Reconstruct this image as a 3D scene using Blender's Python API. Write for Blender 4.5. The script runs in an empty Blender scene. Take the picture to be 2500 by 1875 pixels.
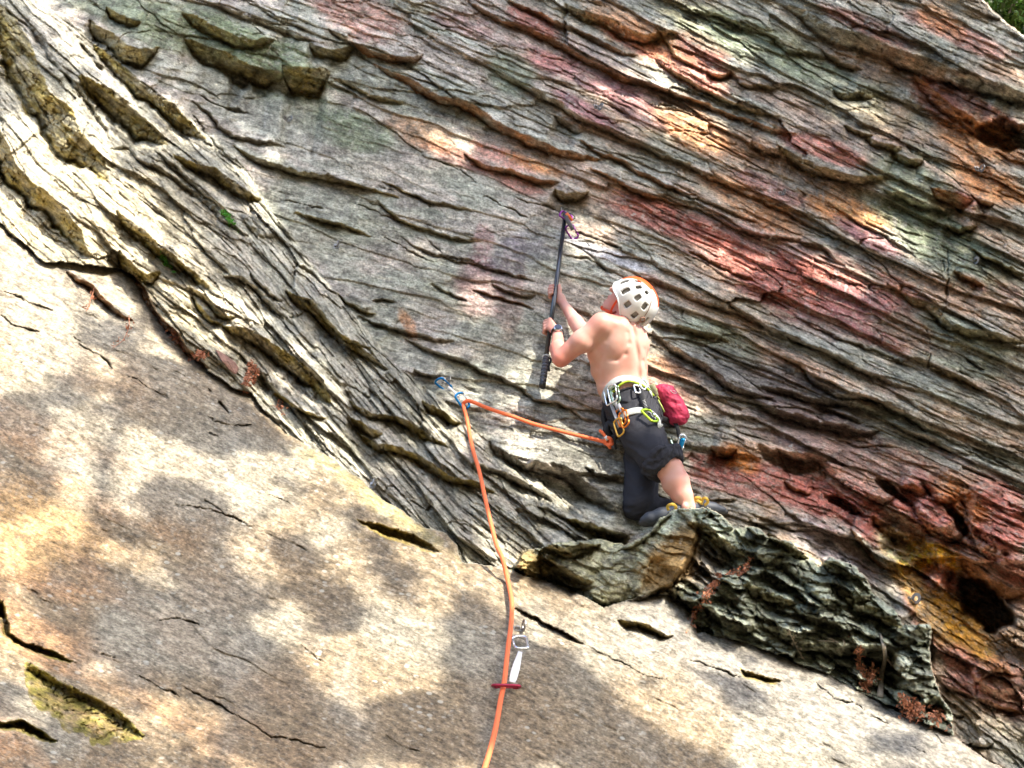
import bpy, bmesh, math, random
import numpy as np
from mathutils import Vector, Matrix

# ---------------------------------------------------------------- camera, world, sun, exposure
scene = bpy.context.scene
COL = scene.collection
PITCH = math.radians(33.0)
CAM = np.array([0.0, 0.0, 1.6])
FPX = 3434.0
R_ = np.array([1.0, 0, 0]); F_ = np.array([0, math.cos(PITCH), math.sin(PITCH)]); U_ = np.array([0, -math.sin(PITCH), math.cos(PITCH)])
cd = bpy.data.cameras.new('camera'); cam = bpy.data.objects.new('camera', cd); COL.objects.link(cam)
cam.location = CAM; cam.rotation_euler = (math.pi/2 + PITCH, 0, 0)
cd.sensor_width = 36.0; cd.lens = 36.0*FPX/2500.0; cd.clip_start = 0.05; cd.clip_end = 2000
scene.camera = cam

SUN = np.array([0.47, -0.68, 0.56]); SUN /= np.linalg.norm(SUN)
sun_el = math.asin(SUN[2]); sun_az = math.atan2(SUN[0], SUN[1])
w = bpy.data.worlds.new('World'); scene.world = w; w.use_nodes = True
nt = w.node_tree; nt.nodes.clear()
sky = nt.nodes.new('ShaderNodeTexSky'); sky.sky_type = 'NISHITA'; sky.sun_disc = False
sky.sun_elevation = sun_el; sky.sun_rotation = sun_az; sky.dust_density = 2.0; sky.air_density = 0.8
bgn = nt.nodes.new('ShaderNodeBackground'); bgn.inputs[1].default_value = 0.15
wo = nt.nodes.new('ShaderNodeOutputWorld')
nt.links.new(sky.outputs[0], bgn.inputs[0]); nt.links.new(bgn.outputs[0], wo.inputs[0])
sl = bpy.data.lights.new('sun', 'SUN'); sl.energy = 2.3; sl.angle = math.radians(0.53); sl.color = (1.0, 0.94, 0.84)
so = bpy.data.objects.new('sun', sl); COL.objects.link(so)
so.rotation_euler = Vector(SUN).to_track_quat('Z', 'Y').to_euler(); so.location = (5, -6, 12)
scene.view_settings.view_transform = 'Standard'; scene.view_settings.look = 'None'
scene.view_settings.gamma = 1.0; scene.view_settings.use_curve_mapping = False
scene.view_settings.exposure = 2.4
scene.cycles.max_bounces = 6; scene.cycles.diffuse_bounces = 3

rng = np.random.default_rng(7); random.seed(7)

# ---------------------------------------------------------------- helpers
def P(x, y, d):
    """point seen at photo position (x, y) at depth d"""
    return CAM + d*(F_ + (x-1250.0)/FPX*R_ + (937.5-y)/FPX*U_)
def VP(x, y, d): return Vector(P(x, y, d))
def tag(o, label=None, cat=None, group=None, kind=None):
    if label: o['label'] = label
    if cat: o['category'] = cat
    if group: o['group'] = group
    if kind: o['kind'] = kind
    return o
def link(name, me, mat=None, parent=None, loc=None):
    o = bpy.data.objects.new(name, me); COL.objects.link(o)
    if mat is not None: me.materials.append(mat)
    if parent is not None:
        o.parent = parent
        o.matrix_parent_inverse = Matrix.Translation(-parent.location)   # parents only carry a location
    return o
def empty(name, loc, label=None, cat=None, group=None, kind=None):
    o = bpy.data.objects.new(name, None); COL.objects.link(o); o.location = Vector(loc); o.empty_display_size = .05
    return tag(o, label, cat, group, kind)
def mesh_from(name, verts, faces, smooth=True):
    me = bpy.data.meshes.new(name)
    verts = np.ascontiguousarray(verts, dtype=np.float32); faces = np.ascontiguousarray(faces, dtype=np.int32)
    n = faces.shape[1]
    me.vertices.add(len(verts)); me.vertices.foreach_set('co', verts.ravel())
    me.loops.add(faces.size); me.loops.foreach_set('vertex_index', faces.ravel())
    me.polygons.add(len(faces)); me.polygons.foreach_set('loop_start', np.arange(0, faces.size, n, dtype=np.int32))
    me.polygons.foreach_set('loop_total', np.full(len(faces), n, dtype=np.int32))
    if smooth: me.polygons.foreach_set('use_smooth', np.ones(len(faces), dtype=bool))
    me.update(calc_edges=True)
    return me
_T = rng.random((256, 256)).astype(np.float32)
def vn(x, y, seed=0):
    x = x + seed*17.31; y = y + seed*7.77
    xi = np.floor(x); yi = np.floor(y); fx = (x-xi).astype(np.float32); fy = (y-yi).astype(np.float32)
    xi = xi.astype(np.int64) & 255; yi = yi.astype(np.int64) & 255
    fx = fx*fx*(3-2*fx); fy = fy*fy*(3-2*fy); x1 = (xi+1) & 255; y1 = (yi+1) & 255
    a = _T[yi, xi]; b = _T[yi, x1]; c = _T[y1, xi]; d = _T[y1, x1]
    return (a+(b-a)*fx) + ((c+(d-c)*fx)-(a+(b-a)*fx))*fy
def fbm(x, y, o=4, seed=0, g=.5):
    s = 0; a = 1; t = 0
    for i in range(o):
        s = s + a*(vn(x*2**i, y*2**i, seed+i*3.3)-.5)*2; t += a; a *= g
    return s/t
def rowrand(k, j, seed=0):
    return _T[(k.astype(np.int64)*7+seed*13) & 255, (j.astype(np.int64)*3+seed*29) & 255]
def sst(a, b, x):
    t = np.clip((x-a)/(b-a), 0, 1); return t*t*(3-2*t)
def catmull(pts, n=8, closed=False):
    pts = [np.array(p, float) for p in pts]; out = []
    N = len(pts); rngi = range(N if closed else N-1)
    for i in rngi:
        p0 = pts[(i-1) % N] if closed or i > 0 else pts[i]*2-pts[i+1]
        p1 = pts[i]; p2 = pts[(i+1) % N]
        p3 = pts[(i+2) % N] if closed or i+2 < N else p2*2-p1
        for j in range(n):
            t = j/n
            out.append(.5*((2*p1)+(-p0+p2)*t+(2*p0-5*p1+4*p2-p3)*t*t+(-p0+3*p1-3*p2+p3)*t**3))
    if not closed: out.append(pts[-1])
    return out
def nodes_mat(name):
    m = bpy.data.materials.new(name); m.use_nodes = True; n = m.node_tree
    return m, n, n.nodes['Principled BSDF']
def simple_mat(name, col, rough=.6, metal=0.0, bump=0.0, scale=200, var=.12, spec=.5, sub=0.0, trans=0.0):
    m, n, b = nodes_mat(name)
    tc = n.nodes.new('ShaderNodeTexCoord'); nz = n.nodes.new('ShaderNodeTexNoise')
    nz.inputs['Scale'].default_value = scale; nz.inputs['Detail'].default_value = 4
    n.links.new(tc.outputs['Object'], nz.inputs['Vector'])
    mr = n.nodes.new('ShaderNodeMapRange'); mr.inputs[1].default_value = .3; mr.inputs[2].default_value = .7
    mr.inputs[3].default_value = 1-var; mr.inputs[4].default_value = 1+var
    n.links.new(nz.outputs['Fac'], mr.inputs[0])
    mx = n.nodes.new('ShaderNodeVectorMath'); mx.operation = 'SCALE'; mx.inputs[0].default_value = col[:3]
    n.links.new(mr.outputs[0], mx.inputs['Scale']); n.links.new(mx.outputs[0], b.inputs['Base Color'])
    b.inputs['Roughness'].default_value = rough; b.inputs['Metallic'].default_value = metal
    b.inputs['Specular IOR Level'].default_value = spec
    if sub:
        b.inputs['Subsurface Weight'].default_value = sub; b.inputs['Subsurface Radius'].default_value = (.012, .004, .002)
        b.inputs['Subsurface Scale'].default_value = 1
    if bump:
        bp = n.nodes.new('ShaderNodeBump'); bp.inputs['Strength'].default_value = bump; bp.inputs['Distance'].default_value = .003
        n.links.new(nz.outputs['Fac'], bp.inputs['Height']); n.links.new(bp.outputs[0], b.inputs['Normal'])
    return m
# ---------------------------------------------------------------- the cliff
# base grid in photo units (2500 x 1875), fine in view and coarser beyond the frame
def axis(lo, hi, step, n_out, out_lo, out_hi):
    mid = np.arange(lo, hi+step, step)
    k = (np.arange(1, n_out+1)/n_out)**1.8
    return np.concatenate([(lo-(lo-out_lo)*k)[::-1], mid, mid[-1]+(out_hi-mid[-1])*k])
gx = axis(-110, 2610, 2.5, 60, -2200, 4300)
gy = axis(-110, 1985, 2.5, 50, -1500, 2700)
X, Y = np.meshgrid(gx, gy); X = X.astype(np.float64); Y = Y.astype(np.float64)
NY, NX = X.shape
# ragged domain: everything traced is looked up at slightly warped positions
WX = X + 7*fbm(X/60, Y/60, 3, 1) + 4.0*fbm(X/15, Y/15, 3, 2, .7)
WY = Y + 8*fbm(X/60, Y/60, 3, 3) + 5.0*fbm(X/17, Y/12, 3, 4, .7)

def line(pts, x): 
    p = np.array(pts, float); y = np.interp(x, p[:, 0], p[:, 1])
    s0 = (p[1, 1]-p[0, 1])/(p[1, 0]-p[0, 0]); s1 = (p[-1, 1]-p[-2, 1])/(p[-1, 0]-p[-2, 0])
    y = np.where(x < p[0, 0], p[0, 1]+(x-p[0, 0])*s0, y); return np.where(x > p[-1, 0], p[-1, 1]+(x-p[-1, 0])*s1, y)
xs = [-300, 500, 1000, 1500, 2000, 2800]
ISO = [(-640, [-1400, -1080, -870, -640, -420, -80]), (-30, [-800, -480, -270, -30, 220, 600]),
       (405, [-250, 10, 195, 405, 640, 1010]), (655, [130, 345, 500, 655, 880, 1240]),
       (840, [330, 560, 700, 840, 1010, 1350]), (1040, [560, 800, 920, 1040, 1190, 1600]), (1550, [1100, 1350, 1450, 1550, 1850, 2700])]
ylines = [line(list(zip(xs, v)), gx) for _, v in ISO]
ylines = [np.convolve(np.pad(v, 40, mode='edge'), np.ones(81)/81, 'valid') if True else v for v in ylines]
svals = [v for v, _ in ISO]
SR = np.empty_like(X)
for j in range(NX):
    yy = [v[j] for v in ylines]
    s = np.interp(gy, yy, svals)
    s = np.where(gy < yy[0], svals[0]+(gy-yy[0])*.97, s); s = np.where(gy > yy[-1], svals[-1]+(gy-yy[-1])*.8, s)
    SR[:, j] = s
TR = X*.92 + Y*.38
RIDGE = [(-300, -420), (0, -80), (80, 0), (163, 45), (244, 114), (305, 163), (366, 216), (427, 264), (488, 313), (549, 354), (590, 399), (640, 480), (700, 560),
         (760, 640), (850, 755), (950, 870), (1040, 950), (1120, 1010), (1300, 1150), (1450, 1270), (1600, 1400), (2800, 2400)]
yr = line(RIDGE, WX); yrs = line([(-300, -420), (80, 0), (590, 410), (1120, 1010), (1600, 1400), (2800, 2400)], X)
SL = (Y-yrs)*.8; TL = X*.85+Y*.55
SLAB = [(-300, 230), (0, 545), (110, 640), (220, 645), (300, 660), (325, 673), (358, 714), (382, 763), (407, 791), (440, 820), (464, 852), (509, 901), (560, 945), (610, 960),
        (650, 1010), (692, 1052), (760, 1090), (822, 1128), (871, 1168), (928, 1217), (985, 1250), (1034, 1286), (1090, 1303), (1115, 1331), (1127, 1372), (1190, 1380), (1253, 1396),
        (1351, 1425), (1408, 1445), (1469, 1482), (1553, 1457), (1611, 1448), (1640, 1452), (1672, 1480), (1705, 1545), (1788, 1558), (1846, 1580), (1905, 1604), (1964, 1625),
        (2023, 1645), (2081, 1675), (2140, 1707), (2199, 1739), (2258, 1769), (2317, 1786), (2352, 1816), (2405, 1851), (2452, 1875), (2700, 1990), (4400, 2900)]
SX = X + 8*fbm(X/45, Y/45, 3, 8); SY = Y + 7*fbm(X/40, Y/40, 3, 9)
ysl = line(SLAB, SX); in_slab = SY > ysl
def sdist(pts, x, y):
    best = np.full(x.shape, 1e9); side = np.zeros(x.shape); par = np.zeros(x.shape)
    p = np.array(pts, float); seg = np.hypot(*(p[1:]-p[:-1]).T); cum = np.concatenate([[0], np.cumsum(seg)]); tot = cum[-1]
    for i in range(len(p)-1):
        d = p[i+1]-p[i]; L2 = (d**2).sum()+1e-9
        t_ = ((x-p[i, 0])*d[0]+(y-p[i, 1])*d[1])/L2; tc = np.clip(t_, 0, 1)
        dx = x-(p[i, 0]+tc*d[0]); dy = y-(p[i, 1]+tc*d[1]); dd = np.hypot(dx, dy)
        s_ = d[0]*(y-p[i, 1])-d[1]*(x-p[i, 0])
        m = dd < best
        best = np.where(m, dd, best); side = np.where(m, np.sign(s_), side); par = np.where(m, (cum[i]+tc*seg[i])/tot, par)
    return best*np.where(side == 0, 1, side), par, tot
def inside(poly, x, y):
    r = np.zeros(x.shape, bool); n = len(poly)
    for i in range(n):
        x1, y1 = poly[i]; x2, y2 = poly[(i+1) % n]
        if y1 == y2: continue
        c = ((y1 > y) != (y2 > y)) & (x < (x2-x1)*(y-y1)/(y2-y1)+x1)
        r ^= c
    return r
LEDGE = [(1253, 1381), (1276, 1348), (1323, 1334), (1376, 1319), (1464, 1316), (1529, 1328), (1582, 1301), (1635, 1252), (1682, 1236), (1729, 1240), (1764, 1262), (1794, 1292), (1846, 1288),
         (1882, 1313), (1929, 1322), (1964, 1357), (1999, 1387), (2029, 1363), (2082, 1378), (2117, 1410), (2123, 1445), (2187, 1486), (2205, 1528), (2275, 1528), (2267, 1580), (2281, 1645),
         (2299, 1704), (2318, 1740), (2330, 1800), (2200, 1900), (1700, 1900), (1200, 1700), (1200, 1400)]
in_ledge = inside(LEDGE, WX, WY) & ~in_slab
in_left = (WY > yr) & ~in_slab & ~in_ledge

vv = (937.5-Y)/FPX
D0 = 6.0/(math.cos(PITCH)-np.clip(vv, -.6, .62)*math.sin(PITCH))
D0 += .10*fbm(X/500, Y/500, 3, 11) + .035*fbm(X/140, Y/110, 3, 12)
# right part of the wall swells out a little towards the lower right
D0 -= .0
qL = np.clip((Y-yr)*.75, 0, None)
DL = D0 - .05 - .42*(1-np.exp(-qL/260))*sst(1750, 1050, X)
DS = 6.5-.0026*(Y-1000)+np.where(X < 600, .0009, .0006)*(X-600) + .10*fbm(X/600, Y/420, 3, 15) + .02*fbm(X/120, Y/80, 3, 16)
qS = np.clip(SY-ysl, 0, None)*.8
DS += .06*np.exp(-qS/12) + .16*np.exp(-qS/60)
DS = np.maximum(DS, 3.0)
DE = D0 - .40 + .06*fbm(X/110, Y/80, 2, 21)
zone = np.where(in_slab, 2, np.where(in_ledge, 3, np.where(in_left, 1, 0)))
D = np.choose(zone, [D0, DL, DS, DE])
S = np.choose(zone, [SR, SL, (Y-.47*X)*.9+6*fbm(X/200, Y/200, 2, 31), (Y-.42*X)*.92+25*fbm(X/120, Y/120, 2, 32)])
T = np.choose(zone, [TR, TL, X*.9+Y*.42, TR])
# ---- bedding: plates that stand proud and stop short, at four sizes
def plates(s, t, Tk, L, seed, warp=.5):
    sw = s + warp*.45*Tk*fbm(t/(L*1.1), s/(Tk*2.5), 3, seed) + .05*Tk*fbm(t/(L*.10), s/(Tk*.6), 2, seed+.5) + np.where(zone == 2, 0, .55)*Tk*(FR[1 if Tk > 30 else 2][0]-.5)
    sw = sw + Tk*.9*fbm(s/(Tk*3.1), s*0+seed, 2, seed+.7)
    k = np.floor(sw/Tk); f = sw/Tk-k
    tt = t/L + rowrand(k, k*0, int(seed))*40 + .12*fbm(t/(L*.2), s/(Tk*.7), 2, seed+.9)
    p = vn(tt, k*1.0+.0, int(seed)+50)
    j = np.floor(tt*1.3); q = rowrand(k, j, int(seed)+3)
    p = .55*np.clip((p-.25)*1.9, 0, 1)+.45*q
    prof = np.where(zone == 0, np.where(f < .88, .72+.28*f/.88, (1-f)/.12), np.where(f < .8, .35+.65*f/.8, (1-f)/.2))
    return p*prof, k, f, q
rough_wall = np.clip(.16 + .80*sst(1100, 1900, X+.5*(400-Y)) + .7*sst(950, 1150, Y)*sst(1700, 900, X)*0 + .35*fbm(X/260, Y/200, 3, 41), .12, 1.25)
rough_wall = np.maximum(rough_wall, .9*sst(60, -130, Y-.32*X+30))          # broken blocks at the top left
rough_wall = np.maximum(rough_wall, .95*np.exp(-((X-1950)/420)**2-((Y-1010)/130)**2))
rough_wall = np.maximum(rough_wall, .9*sst(1180, 1320, Y)*sst(1750, 1950, X))
amp = np.choose(zone, [rough_wall*.52, .60*(1-.55*np.exp(-((X-120)/260)**2-((Y-250)/330)**2)), .035+0*X, .32+0*X])
LS = np.choose(zone, [1.0, 1.0, 1.3, .42])
h = np.zeros_like(X); tint = np.zeros_like(X)
HORN = [(1440, 1330), (1530, 1335), (1590, 1300), (1640, 1246), (1690, 1225), (1712, 1240), (1706, 1320), (1672, 1385), (1600, 1440), (1560, 1465), (1470, 1490), (1330, 1440), (1380, 1370)]
hd_, _, _ = sdist(HORN+[HORN[0]], X, Y)
horn = np.where(inside(HORN, X, Y), 1.0, np.exp(-(np.abs(hd_)/14)**2))
calm = 1-.85*horn
calm = calm*(1-.6*(zone == 0)*sst(480, 640, X)*sst(1560, 1380, X)*sst(260, 380, Y-.25*(X-900))*sst(1000, 880, Y))
calm = calm*(1-.55*(zone == 1)*np.exp(-((X-90)/170)**2-((Y-330)/330)**2))
# broken faces: angular facets with their own set-back and tilt, in three sizes
def facets(t, s, Lt, Ls, seed):
    u = t/Lt+.16*fbm(t/(Lt*.35), s/(Ls*.5), 2, seed+.1); v = s/Ls+.16*fbm(t/(Lt*.3), s/(Ls*.45), 2, seed+.2)
    ui = np.floor(u); vi = np.floor(v); f1 = np.full(u.shape, 9.); f2 = f1.copy(); rr = f1*0; du = f1*0; dv = f1*0; r2 = f1*0
    for a in (-1, 0, 1):
        for b in (-1, 0, 1):
            cu = ui+a; cvv = vi+b; ja = rowrand(cu, cvv, seed); jb = rowrand(cvv, cu, seed+5)
            x_ = u-(cu+.1+.8*ja); y_ = v-(cvv+.1+.8*jb); d_ = np.abs(x_)*.75+np.abs(y_)+.35*np.maximum(np.abs(x_), np.abs(y_))
            m_ = d_ < f1; f2 = np.where(m_, f1, np.minimum(f2, d_)); rr = np.where(m_, rowrand(cu*3+1, cvv, seed+9), rr); r2 = np.where(m_, rowrand(cu, cvv*3+1, seed+11), r2)
            du = np.where(m_, x_, du); dv = np.where(m_, y_, dv); f1 = np.where(m_, d_, f1)
    return rr, r2, du, dv, f2-f1
FR = []
for (Lt, Ls, AA, sd) in (((330, 78), (250, 60), (500, 200), (86, 44)), (.034, .040, .0035, .14), 0, 11), (((130, 30), (110, 24), (210, 80), (36, 18)), (.010, .015, .0012, .052), 0, 12), (((52, 13), (46, 11), (90, 30), (20, 11)), (.0055, .007, .0012, .013), 0, 13):
    sizes, A_, _, sd_ = Lt, Ls, AA, sd
    lt = np.choose(zone, [float(q[0]) for q in sizes]); ls = np.choose(zone, [float(q[1]) for q in sizes])
    r_, r2_, du_, dv_, e_ = facets(T, S, lt, ls, sd_)
    Az = np.choose(zone, list(A_))*np.where(zone == 0, .45+.9*rough_wall+1.5*sst(1880, 2050, X)*sst(1130, 1230, Y), 1)
    Az = Az*calm
    h += Az*((r_-.5)*1.1+dv_*(.9+.9*r2_)+du_*(r2_-.5)*1.2)
    crk = np.exp(-(e_/(.05 if sd_ < 13 else .09))**2)*(rowrand(np.floor(r_*97), np.floor(r2_*89), 3) > .6)*np.clip(fbm(X/160, Y/90, 2, 77)*1.6+.6, 0, 1.3)
    h -= Az*.9*crk*np.where(zone == 2, .0, np.where(zone == 3, .45, 1))
    FR.append((r_, r2_))
for (Tk, L, A, sd) in ((95, 460, .085, 1), (41, 260, .046, 2), (17, 150, .020, 3), (8.2, 80, .009, 4)):
    a_, k_, f_, q_ = plates(S, T/LS, Tk, L, sd)
    m = np.where(zone == 0, np.clip(fbm(X/(L*.9), Y/(Tk*3.4), 3, sd+70)*2.6+.30+.5*np.clip(rough_wall-.5, 0, 1), 0, 1.3), np.clip(fbm(X/(L*.8), Y/(Tk*3.2), 2, sd+70)*1.6+.55, .05, 1.25))
    if Tk > 60: m = m*np.where(zone == 2, 0, 1)
    m = m*np.where(zone == 0, {95: .8, 41: .32, 17: .40, 8.2: .42}[Tk]+.45*np.clip(rough_wall-.6, 0, .6), 1)*calm
    h += A*amp*m*a_*np.where(zone == 3, 1.2, 1)
    gm = np.clip(fbm(T/(L*.35), S/(Tk*.8), 2, sd+75)*2.4-.35, 0, 1)      # open joints along the bedding
    px_ = np.minimum(f_, 1-f_)*Tk
    h -= {95: .10, 41: .07, 17: .045, 8.2: .02}[Tk]*gm*calm*np.where(zone == 1, .7, 1)*np.exp(-(px_/{95: 3.2, 41: 2.4, 17: 1.8, 8.2: 1.3}[Tk])**2)*np.where(zone == 2, .08, np.clip(amp*.9+.06, 0, 1))
    tint += (q_-.5)*{95: .5, 41: .6, 17: .6, 8.2: .5}[Tk]
# fine grain everywhere, drawn out along the bedding
h += (.0028+.0035*amp)*fbm(T/26, S/4.5, 3, 81, .6)
h += (.003+.006*amp)*fbm(T/60, S/16, 3, 83)
h += np.where(zone == 2, .006*fbm(T/40, S/14, 3, 84), 0)

# ---- traced ledges and cracks
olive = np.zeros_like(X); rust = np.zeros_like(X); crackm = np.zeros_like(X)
def window(pts, m):
    p = np.array(pts, float)
    i0, i1 = np.searchsorted(gy, [p[:, 1].min()-m, p[:, 1].max()+m]); j0, j1 = np.searchsorted(gx, [p[:, 0].min()-m, p[:, 0].max()+m])
    return slice(max(i0, 0), i1), slice(max(j0, 0), j1)
def ledge(pts, wd, A=None, kind='o', up=3.0, zlim=None, tail=.62):
    """an overhanging edge: swells to the line from above, then its underside runs back over wd photo units"""
    if A is None: A = min(.0050*wd+.012+.0045*min(wd, 14), .30)
    w_ = window(pts, wd*4+30)
    d, par, tot = sdist(pts, WX[w_], WY[w_])
    e = np.clip(np.minimum(par, 1-par)*4.5, 0, 1)**.6
    e = e*np.clip(.88+.30*fbm(par*tot/55, par*0, 3, len(pts), .7), .4, 1.15)
    end = (par <= .0005) | (par >= .9995)
    W = np.maximum(wd*e, 1.5); Ae = A*e
    tp = .75 if kind == 'k' and wd == 12 else .42
    hh = np.where(d < 0, Ae*tp*np.exp(d/(W*up)), np.where(d < W, Ae*(tp-(tp+tail)*(d/W)**.8), -Ae*tail*np.exp(-(d-W)/(W*1.6+6))))
    hh = hh - np.minimum(.04+.0020*W, .14)*e*np.exp(-((d-W*.98)/(2.4+.08*W))**2)
    if kind == 'c': hh = -(.34 if wd > 50 else .75)*A*e*np.where(d < 0, 0, sst(0, 4+.12*wd, d)*(1-sst(W*.5, W*1.25, d)))
    hh = np.where(end, 0, hh)
    if zlim is not None: hh = hh*np.isin(zone[w_], zlim)
    if kind in 'oc' and wd > 12:
        vq = np.abs(fbm(X[w_]/26, Y[w_]/20, 3, 150)); hh = hh-((d > 0) & (d < W))*.030*np.exp(-(vq/.05)**2)
    h[w_] += hh
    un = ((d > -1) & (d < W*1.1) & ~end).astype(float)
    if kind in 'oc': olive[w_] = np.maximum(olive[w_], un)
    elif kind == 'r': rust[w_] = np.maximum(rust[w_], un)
def crack(pts, wd, dep=None, zlim=None):
    if dep is None: dep = .035+.007*wd
    w_ = window(pts, wd*3+10)
    d, par, tot = sdist(pts, WX[w_], WY[w_]); ad = np.abs(d)
    e = np.clip(np.minimum(par, 1-par)*6, 0, 1)**.5*np.clip(.75+.7*fbm(par*tot/30, par*0+3, 2, len(pts)), .15, 1.3)
    end = (par <= .0005) | (par >= .9995)
    W = np.maximum(wd*.5*e, .6)
    hh = -dep*e*np.exp(-(ad/W)**2); hh = np.where(end, 0, hh)
    if zlim is not None: hh = hh*np.isin(zone[w_], zlim)
    h[w_] += hh
    crackm[w_] = np.maximum(crackm[w_], np.where(end, 0, np.exp(-(ad/(W*1.2))**2)))
def blob(cx, cy, rx, ry, ang, A, sharp=2):
    a = math.radians(ang); m = max(rx, ry)*2.2; w_ = window([(cx, cy), (cx+1, cy)], m)
    dx = WX[w_]-cx; dy = WY[w_]-cy; u = (dx*math.cos(a)+dy*math.sin(a))/rx; v = (-dx*math.sin(a)+dy*math.cos(a))/ry
    r = (np.abs(u)**sharp+np.abs(v)**sharp)**(1/sharp)
    r = r+.50*fbm(X[w_]/44, Y[w_]/30, 3, cx*.1, .5)
    h[w_] += A*sst(1.15, .6, r)
def cv(crop, pts):
    ox, oy, sc = {'A': (0, 0, 2.4578), 'B': (800, 0, 2.4578), 'C': (1600, 0, 2.4578), 'D': (0, 600, 2.4578), 'E': (0, 1200, 2.4578), 'F': (1200, 1175, 1.7015),
                  'G': (1700, 1000, 2.765), 'H': (600, 400, 3.16), 'I': (700, 900, 2.4578), 'J': (1550, 600, 2.3284), 'K': (2050, 1540, 4.9156)}[crop]
    return [(ox+a/sc, oy+b/sc) for a, b in pts], sc
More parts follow.
